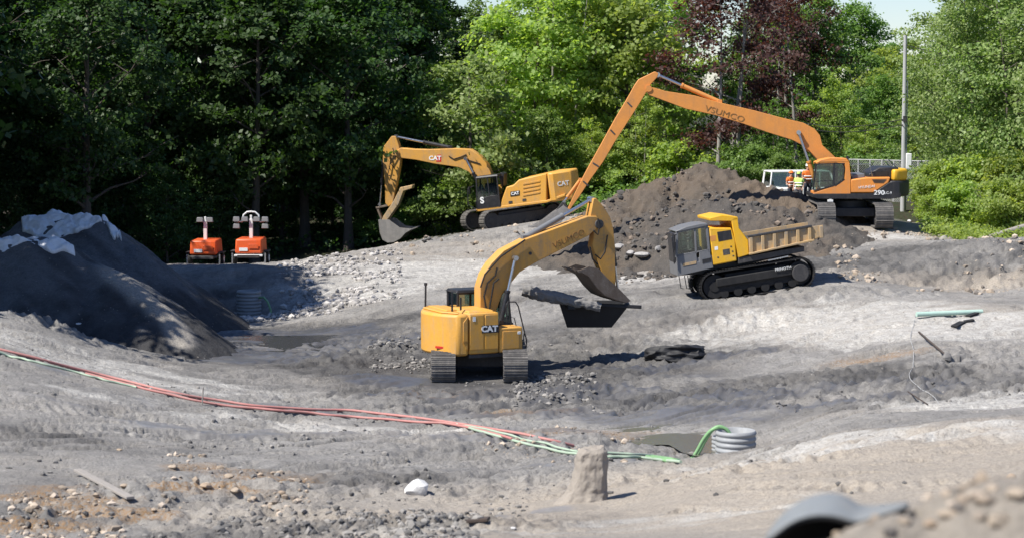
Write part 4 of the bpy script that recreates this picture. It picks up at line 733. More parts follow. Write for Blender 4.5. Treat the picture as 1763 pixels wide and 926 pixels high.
    for k in range(7):
        f = (k + .15) / 6.3; x = 905 + 725 * f; yt = 278 - 96 * f; yb = 412 - 112 * min(f, .88) - (max(f, .88) - .88) * 300
        m = MB(); m.beam(Z.p3(x, yt + 6, yl + .06), Z.p3(x + 6, yb, yl + .06), .10, .13); m.obj('rib', 'tan_paint', ho, .015)
    m = MB(); m.beam(Z.p3(893, 274, yl + .03), Z.p3(1520, 190, yl + .03), .16, .09); m.obj('top_rail', 'dark_steel', ho, .015)
    m = MB(); m.beam(Z.p3(905, 412, yl + .07), Z.p3(1545, 300, yl + .07), .14, .08); m.obj('bottom_rail', 'tan_paint', ho, .015)
    m = MB(); m.poly(Z([(905, 402), (1535, 292), (1640, 255), (1642, 265), (1540, 305), (908, 418)], yl), -1.22, yl); m.obj('floor_plate', 'tan_paint', ho)
    m = MB(); m.poly(Z([(900, 320), (1000, 292), (1150, 285), (1350, 255), (1500, 250), (1520, 292), (905, 395)], yl), -1.17, yl - .04); m.obj('soil_load', 'dark_soil', ho, .05)
    rf = MB(); rf.beam(Z.p3(1090, 462, yl), Z.p3(1290, 428, yl), .05, .05); rf.obj('guard_bar', 'chrome', r)
    return g
build_pit_excavator(); build_bank_excavator(); build_long_reach(); build_dumper()
# ------------------------------------------------------------------ foliage
def leaf_material(name, dark, light, trans, tfac=0.4):
    m, nt, ln, b = nodes_of(name); gi = nt.new('ShaderNodeNewGeometry'); oi = nt.new('ShaderNodeObjectInfo')
    c = mixc(nt, ln, gi.outputs['Random Per Island'], dark, light)
    hs = nt.new('ShaderNodeHueSaturation'); ln.new(c, hs.inputs['Color']); ln.new(ramp(nt, ln, oi.outputs['Random'], 0, 1, 0.485, 0.515), hs.inputs['Hue']); ln.new(ramp(nt, ln, oi.outputs['Random'], 0, 1, 0.82, 1.15), hs.inputs['Value'])
    ln.new(hs.outputs[0], b.inputs['Base Color']); b.inputs['Roughness'].default_value = 0.5; b.inputs['Specular IOR Level'].default_value = 0.35
    t = nt.new('ShaderNodeBsdfTranslucent'); tm = mixc(nt, ln, 1.0, hs.outputs[0], trans, 'MULTIPLY'); ln.new(tm, t.inputs[0])
    mx = nt.new('ShaderNodeMixShader'); mx.inputs[0].default_value = tfac; ln.new(b.outputs[0], mx.inputs[1]); ln.new(t.outputs[0], mx.inputs[2]); ln.new(mx.outputs[0], nt['Material Output'].inputs[0])
    MATS[name] = m
leaf_material('leaf_dark', (0.036, 0.074, 0.022), (0.066, 0.122, 0.034), (1.3, 1.6, 0.6))
leaf_material('leaf_mid', (0.098, 0.165, 0.038), (0.185, 0.275, 0.068), (1.5, 1.7, 0.6))
leaf_material('leaf_bright', (0.215, 0.305, 0.075), (0.370, 0.465, 0.145), (1.55, 1.5, 0.6), 0.58)
leaf_material('leaf_silver', (0.130, 0.205, 0.050), (0.310, 0.385, 0.150), (1.4, 1.6, 0.7))
leaf_material('leaf_red', (0.055, 0.030, 0.025), (0.150, 0.088, 0.068), (1.9, 1.1, 0.8))
paint('bark', (0.115, 0.098, 0.082), 0.95, dirt=0.6, dirtcol=(0.05, 0.045, 0.04), scale=2.5, bump=0.9)
paint('bark_pale', (0.30, 0.28, 0.25), 0.95, dirt=0.6, dirtcol=(0.13, 0.12, 0.11), scale=2.5, bump=0.9)
def leaves_mesh(name, centers, normals, n_per, spread, size, seed, droop=0.25):
    r = np.random.default_rng(seed); C = np.repeat(centers, n_per, 0); M = len(C)
    off = r.normal(0, 1, (M, 3)) * spread; off[:, 2] *= 0.5; C = C + off
    nn = np.repeat(normals, n_per, 0) * 0.55 + r.normal(0, 0.55, (M, 3)) + np.array([0, 0, 0.45]); nn /= np.linalg.norm(nn, axis=1)[:, None]
    t = np.cross(nn, r.normal(0, 1, (M, 3))); t /= np.linalg.norm(t, axis=1)[:, None] + 1e-9; b = np.cross(nn, t)
    s = size * r.uniform(0.6, 1.35, M)[:, None]
    # a folded pointed leaf: base, two sides, tip
    p0 = C - t * s * 0.55; p2 = C + t * s * 0.75 - nn * s * droop; p1 = C + b * s * 0.48 - nn * s * 0.12; p3 = C - b * s * 0.48 - nn * s * 0.12
    co = np.stack([p0, p1, p2, p3], 1).reshape(-1, 3); f = np.arange(M * 4).reshape(-1, 4)
    return quadmesh(name, co, f, False)
def tree_template(seed, H, crown_w, crown_lo, n_limb, n_clump, n_leaf, leaf, size, bark, trunk_r, spread=0.38, top_sharp=0.6, lean=0.0, stems=1, bare=0.0):
    r = random.Random(seed); tm = MB(); cl = []; nr = []
    for sidx in range(stems):
        bx = (r.uniform(-.5, .5) * (stems > 1)) * 1.6; by = (r.uniform(-.5, .5) * (stems > 1)) * 1.6; lx = lean + (r.uniform(-.10, .10) if stems > 1 else r.uniform(-.03, .03)); ly = r.uniform(-.04, .04)
        tp = []; 
        for k in range(9):
            t = k / 8; tp.append(Vector((bx + lx * H * t * t + 0.10 * math.sin(3 * t + seed), by + ly * H * t + 0.10 * math.sin(4 * t + seed * 2), H * 0.93 * t - 0.3)))
        tr = trunk_r / math.sqrt(stems); tm.tube(tp, [tr * (1.35 if k == 0 else 1) * (1 - 0.88 * k / 8) for k in range(9)], 9)
        nl = n_limb // stems
        for i in range(nl):
            t = crown_lo * 0.7 + (0.94 - crown_lo * 0.7) * (i + r.random()) / nl; k = min(int(t * 8), 7); p = tp[k].lerp(tp[k + 1], t * 8 - k)
            a = i * 2.4 + r.uniform(-.5, .5); u = (t - crown_lo) / (1 - crown_lo); u = max(0.0, u); ext = crown_w / 2 * (0.55 + 0.75 * math.sin(PI * min(1, max(.12, u * .82 + .12)))) * r.uniform(.6, 1.1) * (1 - 0.45 * u ** 3)
            rise = r.uniform(.25, .7) * ext; q = [p]
            for s in (0.33, 0.66, 1.0): q.append(p + Vector((math.cos(a) * ext * s + r.uniform(-.2, .2), math.sin(a) * ext * s + r.uniform(-.2, .2), rise * s ** .8 + r.uniform(-.15, .15))))
            br = max(.022, tr * .38 * (1 - .7 * t)); tm.tube(q, [br, br * .7, br * .45, br * .2], 6)
            for j in range(r.randint(2, 4)):
                s = r.uniform(.35, .95); kk = min(int(s * 3), 2); o = q[kk].lerp(q[kk + 1], s * 3 - kk); e = o + Vector((r.uniform(-1, 1), r.uniform(-1, 1), r.uniform(-.1, .7))) * ext * .42
                tm.tube([o, o.lerp(e, .5) + Vector((0, 0, .1)), e], [br * .45, br * .3, br * .12], 5, False); cl.append(e); nr.append(e - tp[4])
                cl.append(o.lerp(e, .6)); nr.append(e - tp[4])
            cl.append(q[-1]); nr.append(q[-1] - tp[4]); cl.append(q[2]); nr.append(q[2] - tp[4])
    base_c = list(zip(cl, nr)); ctr = Vector((lean * H * .35, 0, H * (crown_lo + 1) / 2))
    while len(cl) < n_clump:
        if bare > 0 and r.random() < bare:
            c, _ = base_c[r.randrange(len(base_c))]; p = c + Vector((r.gauss(0, .35), r.gauss(0, .35), r.gauss(0, .25)))
        else:
            u = r.random() ** .75; z = H * (crown_lo + (1 - crown_lo) * u); a = r.uniform(0, 2 * PI); w = crown_w / 2 * max(.15, math.sin(PI * min(1, .16 + u * .84)) ** top_sharp) * (1 + .28 * math.sin(a * 3 + seed + u * 9) + .15 * math.sin(a * 5 + u * 17 + seed))
            rr = w * math.sqrt(r.uniform(.25, 1)); p = Vector((lean * H * u * u + math.cos(a) * rr, math.sin(a) * rr, z + r.uniform(-.5, .5)))
        cl.append(p); nr.append(p - ctr)
    C = np.array([tuple(c) for c in cl]); Nn = np.array([tuple(Vector(n).normalized()) for n in nr])
    # drop whole pockets so that gaps show
    g = fbm(C[:, 0] / 1.6 + C[:, 1] * .3, C[:, 2] / 1.3 + C[:, 1] / 2.1, 2, 300 + seed); keep = g > -0.22; C = C[keep]; Nn = Nn[keep]
    crown = leaves_mesh('crown', C, Nn, n_leaf, spread, size, seed); crown.materials.append(MATS[leaf])
    trunk = tm.mesh('trunk'); trunk.materials.append(MATS[bark]); return trunk, crown
TT = {}
TT['forest_a'] = tree_template(1, 17, 8.0, .22, 26, 460, 42, 'leaf_dark', .24, 'bark', .30)
TT['forest_b'] = tree_template(2, 18, 9.0, .30, 26, 460, 42, 'leaf_dark', .21, 'bark', .34, top_sharp=.5)
TT['forest_c'] = tree_template(3, 15, 7.0, .12, 24, 420, 42, 'leaf_mid', .20, 'bark', .24)
TT['layered'] = tree_template(33, 10, 6.4, .12, 26, 260, 40, 'leaf_silver', .20, 'bark', .16, bare=.75, spread=.36)
TT['forest_d'] = tree_template(31, 12, 7.0, .03, 24, 400, 42, 'leaf_dark', .20, 'bark', .20, top_sharp=.45)
TT['maple_a'] = tree_template(4, 15, 7.0, .10, 28, 400, 38, 'leaf_bright', .23, 'bark', .22, top_sharp=.5)
TT['maple_b'] = tree_template(5, 16, 6.0, .14, 28, 340, 36, 'leaf_bright', .22, 'bark_pale', .18, stems=2)
TT['maple_c'] = tree_template(6, 14, 7.5, .06, 26, 480, 40, 'leaf_mid', .20, 'bark', .22)
TT['red'] = tree_template(7, 15, 8.4, .30, 30, 300, 34, 'leaf_red', .19, 'bark_pale', .26, stems=3, bare=.6, spread=.42)
TT['poplar'] = tree_template(8, 14, 7.5, .02, 30, 560, 44, 'leaf_silver', .15, 'bark', .18, stems=2, top_sharp=.45)
TT['bush'] = tree_template(9, 3.4, 3.6, .02, 16, 170, 42, 'leaf_mid', .14, 'bark', .05, stems=3, spread=.25)
TT['bush_bright'] = tree_template(10, 3.0, 3.2, .02, 16, 170, 42, 'leaf_bright', .13, 'bark', .05, stems=3, spread=.22)
def place_tree(kind, x, y, s, label, cat='tree', group=None, name='tree', sz=None, leaf=None, z=None, rot=None):
    tr, cr = TT[kind]; zz = (gz0(x, y) if z is None else z) - 0.1
    o = empty(name, (x, y, zz), (0, 0, random.uniform(0, 6.28) if rot is None else rot), label, cat, group); o.scale = (s, s, sz or s)
    link('trunk', tr, None, o); link('crown', cr, None, o); return o
def tree_px(kind, px, d, top, label, wf=1.0, **k):
    """stand a tree at picture column px and distance d with its top at picture row `top`"""
    p = at(px, 200, d); z = gz0(p.x, p.y); zt = at(px, top, d).z; H = {'forest_a': 17, 'forest_b': 18, 'forest_c': 15, 'forest_d': 12, 'layered': 10, 'maple_a': 15, 'maple_b': 16, 'maple_c': 14, 'red': 15, 'poplar': 14, 'bush': 3.4, 'bush_bright': 3.0}[kind]
    s = (zt - z) / H; return place_tree(kind, p.x, p.y, s * wf, label, sz=s, **k)
GL = 'shaded trees of the dark forest'; LL = 'tall dark green tree of the shaded forest behind the light towers'
for kind, px, d, top in [('forest_b', -30, 122, -60), ('forest_a', 45, 126, -50), ('forest_b', 105, 118, -40), ('forest_a', 170, 128, -45), ('forest_b', 235, 131, -60), ('forest_a', 300, 127, -30), ('forest_b', 355, 133, -50), ('forest_a', 410, 129, -25), ('forest_b', 460, 146, -40), ('forest_a', 505, 152, -12),
                         ('forest_b', 10, 140, -80), ('forest_a', 80, 143, -70), ('forest_b', 150, 145, -80), ('forest_a', 215, 147, -70), ('forest_b', 280, 146, -70), ('forest_a', 340, 149, -60), ('forest_b', 400, 150, -60), ('forest_a', 450, 154, -50), ('forest_b', -20, 158, -90), ('forest_a', 120, 162, -80), ('forest_b', 250, 164, -80), ('forest_a', 370, 166, -60), ('forest_b', 490, 168, -15)]:
    tree_px(kind, px, d, top, {45: 'tall dark tree behind the crest of the white-tarped mound', 105: 'dark tree with a visible leaning trunk above the bunched tarp', 170: 'dark tree between the tarped mound and the left light tower', 235: 'tall dark tree right behind the left light tower', 300: 'dark tree right behind the light tower with the lamp bar', 355: 'dark tree just right of the lamp bar tower', 410: 'dark tree halfway between lamp bar tower and tilted excavator bucket', 460: 'dark tree directly behind the tilted excavator bucket', 505: 'dark tree above the boom of the tilted excavator'}.get(px if d < 153 and px not in (400, 340, 280, 215, 150, 10) and px not in (80,) else None, LL), group=GL)
tree_px('layered', 548, 129, 44, 'pale green tree with spreading layered crown right behind the tilted excavator', 1.0)
tree_px('maple_c', 598, 152, 10, 'mid green tree between the dark forest and the bright maples', 1.0)
tree_px('forest_c', 560, 165, 5, 'mid green tree under the gap of sky', 1.0)
GB = 'bright maples behind the long boom'; LB = 'bright yellow-green maple behind the long orange stick'
for kind, px, d, top in [('maple_a', 622, 136, -35), ('maple_b', 662, 135, -40), ('maple_a', 700, 138, -30), ('maple_a', 735, 136, -45), ('maple_b', 775, 147, -40), ('maple_a', 650, 156, -50), ('maple_c', 715, 160, -50), ('maple_b', 790, 160, -50), ('maple_c', 640, 131, 100), ('maple_a', 690, 132, 110), ('maple_b', 752, 132, 80), ('maple_a', 590, 140, 40)]:
    tree_px(kind, px, d, top, {(622, 136): 'bright maple above the tail of the tilted excavator', (735, 136): 'bright maple directly left of the peak of the long reach boom', (775, 147): 'bright maple with pale stems behind the peak of the long reach boom'}.get((px, d), LB), group=GB)
tree_px('red', 852, 130, -42, 'reddish purple-leaved tree with pale forked stems behind the brown soil heap', 1.05)
tree_px('red', 925, 146, -30, 'dark purple-leaved tree just right of the pale-stemmed red one', 0.9)
GR = 'green trees behind the orange excavator'; LR = 'green leafy tree behind the cab and boom foot of the orange excavator'
for kind, px, d, top in [('maple_c', 800, 150, 60), ('forest_c', 865, 148, 50), ('forest_c', 905, 140, 95), ('maple_c', 955, 150, -5), ('maple_c', 1002, 158, 3), ('maple_a', 985, 138, 62), ('maple_c', 1030, 134, 70), ('maple_a', 1060, 146, 25), ('maple_c', 925, 165, 5), ('maple_a', 1010, 128, 110), ('maple_c', 1045, 170, 40), ('forest_c', 885, 165, 0), ('maple_c', 960, 132, 120)]:
    tree_px(kind, px, d, top, {(1002, 158): 'round-topped green tree under the sky gap left of the utility pole', (1060, 146): 'green tree directly behind the utility pole', (955, 150): 'tall green tree between purple-leaved trees and the sky gap'}.get((px, d), LR), group=GR)
GP = 'silvery poplars at the right edge'; LP = 'pale silvery green poplar at the right edge of the pit'
for px, d, top in [(1132, 115, -8), (1158, 110, -35), (1200, 107, -45), (1240, 110, -60), (1150, 128, -40), (1200, 130, -60), (1110, 126, 20), (1250, 102, -20)]:
    tree_px('poplar', px, d, top, LP, group=GP)
# trees beyond the left edge of the frame that throw the shade over the mounds
for k, (x, y, H) in enumerate([(-37, 73, 20), (-41, 80, 22), (-43, 88, 23), (-46, 97, 24), (-42, 105, 22), (-48, 108, 25), (-40, 114, 20), (-46, 122, 24), (-38, 124, 19), (-52, 90, 25), (-55, 115, 26), (-34.5, 110, 15), (-25.5, 70, 17), (-27, 75, 19), (-28, 80, 21), (-27.5, 85, 23), (-28, 90, 24), (-31, 95.5, 20), (-32, 101, 20), (-34, 107, 21), (-35, 113, 21)]):
    place_tree('forest_b' if k % 2 else 'forest_a', x, y, H / 17.5 * 1.15, 'tall dark tree of the wood along the left side of the pit', sz=H / 17.5, group='trees along the left side')
# bushes
GU = 'undergrowth bushes at the forest edge'; LU = 'low leafy bush at the foot of the forest behind the tilted excavator'
for px, d, top in [(470, 128, 196), (500, 129, 178), (528, 127, 170), (545, 131, 160), (425, 131, 205), (620, 137, 168)]: tree_px('bush', px, d, top, LU, group=GU, cat='bush', name='bush')
GV = 'bright shrubs by the right bank'; LV = 'bright green shrub on the bank right of the orange excavator'
for px, d, top in [(1090, 103, 180), (1120, 102, 165), (1150, 101.5, 172), (1178, 100, 165), (1205, 99, 170), (1100, 107, 150), (1140, 106, 140), (1185, 104, 140)]: tree_px('bush_bright', px, d, top, LV, group=GV, cat='shrub', name='shrub')
GM = 'bushes below the maples'; LM = 'leafy bush below the bright maples behind the soil heap'
for px, d, top in [(660, 133, 150), (690, 134, 140), (720, 133, 142), (760, 134, 135), (790, 131, 128), (880, 128, 130), (910, 127, 140), (1000, 122, 140), (1040, 121, 138), (1082, 117, 155)]: tree_px('bush_bright' if px < 800 else 'bush', px, d, top, LM if px < 950 else LR.replace('green leafy tree', 'leafy bush'), group=GM if px < 950 else 'bushes behind the orange excavator', cat='bush', name='bush')
# understory of the dark wood
for px, d, top in [(20, 119, 130), (75, 122, 95), (140, 124, 120), (195, 121, 160), (255, 126, 150), (330, 136, 90), (390, 139, 120), (440, 133, 150), (475, 137, 100), (515, 139, 80), (0, 131, 60), (110, 134, 70), (230, 139, 80), (300, 140, 120), (420, 146, 60), (370, 152, 130), (160, 152, 90), (60, 150, 90), (270, 156, 120), (460, 150, 120), (340, 160, 150), (510, 158, 90)]:
    tree_px('forest_d', px, d, top, 'low dark broadleaf tree filling the understory of the shaded forest', group='understory trees of the dark forest')
def undergrowth(name, n, region, size, mat, seed, label, h=0.5, leaf_n=10):
    r = np.random.default_rng(seed); x, y = region(r, n); z = surf(x, y); C = np.stack([x, y, z + r.uniform(0.05, h, n)], 1); Nn = np.tile(np.array([[0., -.3, .8]]), (n, 1))
    me = leaves_mesh(name, C, Nn, leaf_n, h * .45, size, seed); me.materials.append(MATS[mat]); return tag(link(name, me), label, 'undergrowth', kind='stuff')
def reg_left(r, n):
    px = r.uniform(-20, 560, n); d = 127 + r.random(n) ** 1.2 * 35; return (px - 600) / 2500 * d, d
undergrowth('undergrowth', 1300, reg_left, .20, 'leaf_dark', 5, 'dark ferns and saplings on the shaded forest floor', .9, 9)
def reg_mid(r, n):
    px = r.uniform(600, 960, n); d = 128 + r.random(n) ** 1.5 * 25; return (px - 600) / 2500 * d, d
undergrowth('undergrowth', 1500, reg_mid, .20, 'leaf_mid', 6, 'green saplings on the floor below the bright maples', 1.0, 9)
def reg_right(r, n):
    px = r.uniform(1088, 1230, n); d = 95.5 + r.random(n) * 12 + (px < 1110) * 2; return (px - 600) / 2500 * d, d
undergrowth('weeds', 1300, reg_right, .11, 'leaf_bright', 7, 'bright weeds and grass along the top of the right bank', .45, 12)

# ------------------------------------------------------------------ tarps on the mounds
paint('tarp_white', (0.70, 0.72, 0.74), 0.55, dirt=0.25, dirtcol=(0.40, 0.40, 0.41), scale=1.2, bump=0.5)
def tarp(key, p0, p1, front, back, seed, label, n=110, m=60, lift=0.06):
    hp = HEAPS[key]; P = hp.P; xs = np.linspace(p0, p1, n); co = []
    ridge = [];
    for px in xs:
        # ridge point at that picture column
        best = None
        for a, b in zip(P[:-1], P[1:]):
            ua = 600 + a[0] / a[1] * 2500; ub = 600 + b[0] / b[1] * 2500
            if ua <= px <= ub: t = (px - ua) / (ub - ua); best = a + (b - a) * t
        ridge.append(best if best is not None else P[1])
    ridge = np.array(ridge); i = np.linspace(0, 1, n)
    fr = np.interp(i, [f[0] for f in front], [f[1] for f in front]) + fbm(i * 5, i * 0 + seed, 2, seed) * .5; bk = np.interp(i, [f[0] for f in back], [f[1] for f in back])
    t = np.linspace(0, 1, m); off = -bk[:, None] + t[None, :] * (fr + bk)[:, None]
    dirv = np.array([0.28, -0.96]); X = ridge[:, 0][:, None] + off * dirv[0]; Y = ridge[:, 1][:, None] + off * dirv[1]; x = X.ravel(); y = Y.ravel()
    z = surf(x, y); zs = z.reshape(n, m)
    for _ in range(5): zs = (zs + np.roll(zs, 1, 0) + np.roll(zs, -1, 0) + np.roll(zs, 1, 1) + np.roll(zs, -1, 1)) / 5 if _ < 3 else zs
    zs = np.maximum(zs, z.reshape(n, m)) + lift
    w = np.abs(fbm(x / .8 + y * .5, y / .5 - x * .4, 3, seed + 5)).reshape(n, m) * -.42 + .13 + np.abs(fbm(x / .35 + y, y / .22, 2, seed + 8)).reshape(n, m) * -.16
    zs = zs + w; zs[:, -1] = z.reshape(n, m)[:, -1] - .03; zs[:, 0] = z.reshape(n, m)[:, 0] - .05; zs[0] = z.reshape(n, m)[0] - .05; zs[-1] = z.reshape(n, m)[-1] - .05
    k = (np.arange(n - 1)[:, None] * m + np.arange(m - 1)[None, :]).ravel()
    o = link('tarp', quadmesh('tarp', np.stack([x, y, zs.ravel()], 1), np.stack([k, k + m, k + m + 1, k + 1], 1)), 'tarp_white'); s = o.modifiers.new('thick', 'SOLIDIFY'); s.thickness = .012
    return tag(o, label, 'tarp')
tarp('muck_front', -55, 86, [(0, .9), (.45, .8), (.60, .7), (.8, .8), (1, .4)], [(0, 2.0), (1, 1.0)], 3, 'large crumpled white tarp over the crest of the nearer mound')
tarp('muck_back', 24, 118, [(0, .8), (.25, 1.5), (.6, 1.5), (.85, .9), (1, .3)], [(0, .8), (1, .6)], 9, 'bunched white tarp along the crest of the far sediment ridge')
tarp('muck_back', 119, 141, [(0, .35), (.5, .6), (1, .25)], [(0, .3), (1, .3)], 15, 'small scrap of white tarp at the end of the far ridge crest', 26, 18)

# ------------------------------------------------------------------ hoses and cables
def ground_path(pts, n, lift, wob=0.0, seed=0):
    P = np.array(pts, float); s = np.concatenate([[0], np.cumsum(np.hypot(*np.diff(P, axis=0).T))]); t = np.linspace(0, s[-1], n); X = np.interp(t, s, P[:, 0]); Y = np.interp(t, s, P[:, 1]); out = []
    for i, (a, b) in enumerate(zip(X, Y)):
        h = hit(a, b, 20, 110); out.append(Vector((h.x, h.y, h.z + lift)))
    for _ in range(3): out = [out[0]] + [(out[i - 1] + out[i] * 2 + out[i + 1]) / 4 for i in range(1, len(out) - 1)] + [out[-1]]
    return out
def hose(pts, r, mat, label, n=70, name='hose', lift=None):
    m = MB(); m.tube(ground_path(pts, n, r * .8 if lift is None else lift), r, 7); o = m.obj(name, mat, None, ang=60); return tag(o, label, name.split('_')[-1])
hose([(-15, 327), (60, 342), (120, 354), (180, 366), (240, 377), (300, 383), (360, 386), (420, 388), (480, 393), (540, 400), (600, 408), (640, 415), (672, 421)], .042, 'hose_red', 'faded red hose crossing the dirt, upper one of the pair')
hose([(100, 352), (180, 369), (240, 380), (300, 386), (360, 390), (420, 394), (470, 397), (530, 400), (560, 405), (600, 414)], .04, 'hose_red', 'faded red hose running just below the upper red one')
hose([(-15, 332), (40, 341), (90, 351), (125, 359), (160, 365)], .034, 'hose_pale_green', 'pale green hose beside the red hose at the left edge')
hose([(535, 400), (580, 407), (620, 416), (650, 422), (680, 427), (720, 429), (765, 430)], .036, 'hose_pale_green', 'pale green hose passing behind the stump, upper strand')
hose([(540, 402), (580, 411), (620, 420), (660, 427), (700, 431), (745, 431), (775, 434), (798, 436)], .04, 'hose_pale_green', 'pale green hose leading to the ribbed sump pipe, lower strand')
# ------------------------------------------------------------------ ribbed sump pipes
def ribbed(name, c, rad, h, n, label, mat='pipe_grey'):
    pr = []
    for k in range(n * 8 + 1):
        t = k / (n * 8); pr.append((rad * (0.93 + 0.07 * (0.5 - 0.5 * math.cos(2 * PI * n * t)) ** .6), h * t))
    prof = pr + [(rad * .92, h), (rad * .86, h - .02), (rad * .85, 0)]; N_ = 36; vs = []; fs = []
    for r_, z in prof:
        for i in range(N_): a = 2 * PI * i / N_; vs.append((r_ * math.cos(a), r_ * math.sin(a), z))
    for j in range(len(prof) - 1):
        for i in range(N_): fs.append((j * N_ + i, j * N_ + (i + 1) % N_, (j + 1) * N_ + (i + 1) % N_, (j + 1) * N_ + i))
    m = MB(); m.add(vs, fs); o = m.obj(name, mat, None, 0, c, ang=80); return tag(o, label, 'pipe')
pc = at(862, 426, 57); pz = gz(pc.x, pc.y); ribbed('ribbed_pipe', (pc.x, pc.y, pz - .25), .56, at(862, 404.5, 57).z - pz + .25, 6, 'upright grey ribbed sump pipe beside the greenish puddle')
p2 = at(849, 425, 58.0); z2 = gz(p2.x, p2.y); ribbed('ribbed_pipe', (p2.x, p2.y, z2 - .2), .36, at(849, 410, 58).z - z2 + .2, 6, 'second narrower ribbed pipe half hidden by the sump pipe')
for k, (dx, lab) in enumerate(((0, 'green hose arching into the ribbed sump pipe, front strand'), (5, 'green hose arching into the ribbed sump pipe, rear strand'))):
    h0 = hit(788 + dx, 437.5 - k, 40, 70); m = MB(); pts = [hit(758 + 6 * k, 431.5, 40, 70) + Vector((0, 0, .05)), hit(774 + 4 * k, 434, 40, 70) + Vector((0, 0, .05)), h0 + Vector((.1, 0, .05)), at(806 + dx, 436 - 2 * k, 57.2), at(816 + dx * .6, 426, 57.2), at(824 + dx * .6, 413, 57.1), at(834 + dx * .4, 403.5 - k, 57.0), at(845, 401.5 - k, 57), at(853, 404 + k, 57), at(857 + 2 * k, 412, 57)]
    sm = pts
    for _ in range(2):
        q = [sm[0]]
        for a, b in zip(sm[:-1], sm[1:]): q += [a.lerp(b, .25), a.lerp(b, .75)]
        sm = q + [sm[-1]]
    m.tube(sm, .05, 8); tag(m.obj('hose', 'hose_green', None, ang=60), lab, 'hose')
f0 = hit(292, 295, 60, 120); ribbed('ribbed_pipe', (f0.x, f0.y, f0.z - .2), .56, at(292, 273, f0.y).z - f0.z + .2, 8, 'upright ribbed pipe in the shaded hollow below the light towers')
m = MB(); pts = [at(303, 280, f0.y - .2), at(309, 279.5, f0.y - .5), at(314, 284, f0.y - .8), at(317, 291, f0.y - 1), at(318, 298, f0.y - 1.1)]; m.tube(pts, .05, 7); tag(m.obj('hose', 'hose_green', None, ang=60), 'green hose hanging from the ribbed pipe in the hollow', 'hose')
# ------------------------------------------------------------------ puddles
def water(name, px, py, rx, ry, dz, label, col):
    m_, nt, ln, b = nodes_of('water_' + name); b.inputs['Base Color'].default_value = (*col, 1); b.inputs['Roughness'].default_value = .14
    bp = nt.new('ShaderNodeBump'); bp.inputs['Strength'].default_value = .3; bp.inputs['Distance'].default_value = .03; ln.new(noise(nt, ln, 6, 3, nt.new('ShaderNodeTexCoord').outputs['Object']), bp.inputs['Height']); ln.new(bp.outputs[0], b.inputs['Normal'])
    h = hit(px, py, 20, 120); z = gz0(h.x, h.y) + dz; vs = [(h.x, h.y, z)]
    for i in range(40): a = 2 * PI * i / 40; k = 1 + .25 * math.sin(3 * a + px) + .12 * math.sin(7 * a); vs.append((h.x + rx * k * math.cos(a), h.y + ry * k * math.sin(a), z))
    g = MB(); g.add(vs, [(0, i + 1, (i + 1) % 40 + 1) for i in range(40)]); o = g.obj(name, m_); return tag(o, label, kind='structure')
water('puddle', 803, 410, 2.0, 3.0, -.035, 'greenish puddle behind the ribbed sump pipe', (.12, .115, .09))
water('puddle', 330, 328, 5.0, 3.6, .04, 'shallow dark water on the shaded pit floor', (.06, .06, .065))
water('puddle', 556, 488, .9, .55, .02, 'small blue puddle in front of the dark clods', (.10, .10, .11))
# ------------------------------------------------------------------ stump, planks, pipes, rods
def lump(name, pts_w, h, mat, loc, label, cat, seed, rot=0):
    """rough block: stacked irregular rings (width, depth, shift) from foot to top"""
    r = random.Random(seed); n = 14; vs = []; fs = []
    for j, (w, d_, sx, z) in enumerate(pts_w):
        for i in range(n): a = 2 * PI * i / n; k = (abs(math.cos(a)) ** 4 + abs(math.sin(a)) ** 4) ** -.25; vs.append((sx + w * k * math.cos(a) * r.uniform(.93, 1.06), d_ * k * math.sin(a) * r.uniform(.93, 1.06), z * h + r.uniform(-.02, .02)))
    for j in range(len(pts_w) - 1):
        for i in range(n): fs.append((j * n + i, j * n + (i + 1) % n, (j + 1) * n + (i + 1) % n, (j + 1) * n + i))
    fs.append(tuple(range((len(pts_w) - 1) * n, len(pts_w) * n))); m = MB(); m.add(vs, fs); o = m.obj(name, mat, None, .03, loc, (0, 0, rot), ang=50); q = o.modifiers.new('sub', 'SUBSURF'); q.subdivision_type = 'SIMPLE'; q.levels = q.render_levels = 3; tx = bpy.data.textures.new('rough', 'CLOUDS'); tx.noise_scale = .12 * max(h, .3); tx.noise_depth = 3; q = o.modifiers.new('rough', 'DISPLACE'); q.texture = tx; q.strength = .07 * h; q.mid_level = .5; return tag(o, label, cat)
sb = at(690, 473, 44); sz = gz(sb.x, sb.y); hh = at(690, 421, 44).z - sz
paint('mud_tan', (0.33, 0.29, 0.245), 0.95, dirt=0.5, dirtcol=(0.20, 0.18, 0.16), scale=4, bump=0.9)
lump('stump', [(.62, .5, -.18, -.15), (.50, .42, -.10, .06), (.40, .36, -.02, .22), (.35, .33, .02, .45), (.33, .31, .05, .75), (.30, .29, .07, .93), (.22, .22, .08, 1.0)], hh, 'mud_tan', (sb.x, sb.y, sz), 'muddy tan stump standing upright between hoses and near berm', 'stump', 4)
def stick_on_ground(name, a, b, r, mat, label, cat, lift=.05, n=2, square=None, da=None, db=None):
    pa = hit(*a, 20, 110) if da is None else at(*a, da); pb = hit(*b, 20, 110) if db is None else at(*b, db); pa.z += lift; pb.z += lift; m = MB()
    if square: m.beam(pa, pb, square[0], square[1])
    else: m.cyl(pa, pb, r, n=12)
    return tag(m.obj(name, mat, None, .008 if square else 0), label, cat)
h1 = hit(1110, 297, 50, 100); stick_on_ground('pipe', (1074, 295.5), (1151, 293), .09, 'pipe_pale_green', 'pale green plastic pipe lying on the right slope', 'pipe', .0, da=h1.y - .3, db=h1.y + .3)
stick_on_ground('steel_rod', (1077, 314), (1108, 336.5), .035, 'rust', 'thin dark rod lying aslant below the pale green pipe', 'rod', .06)
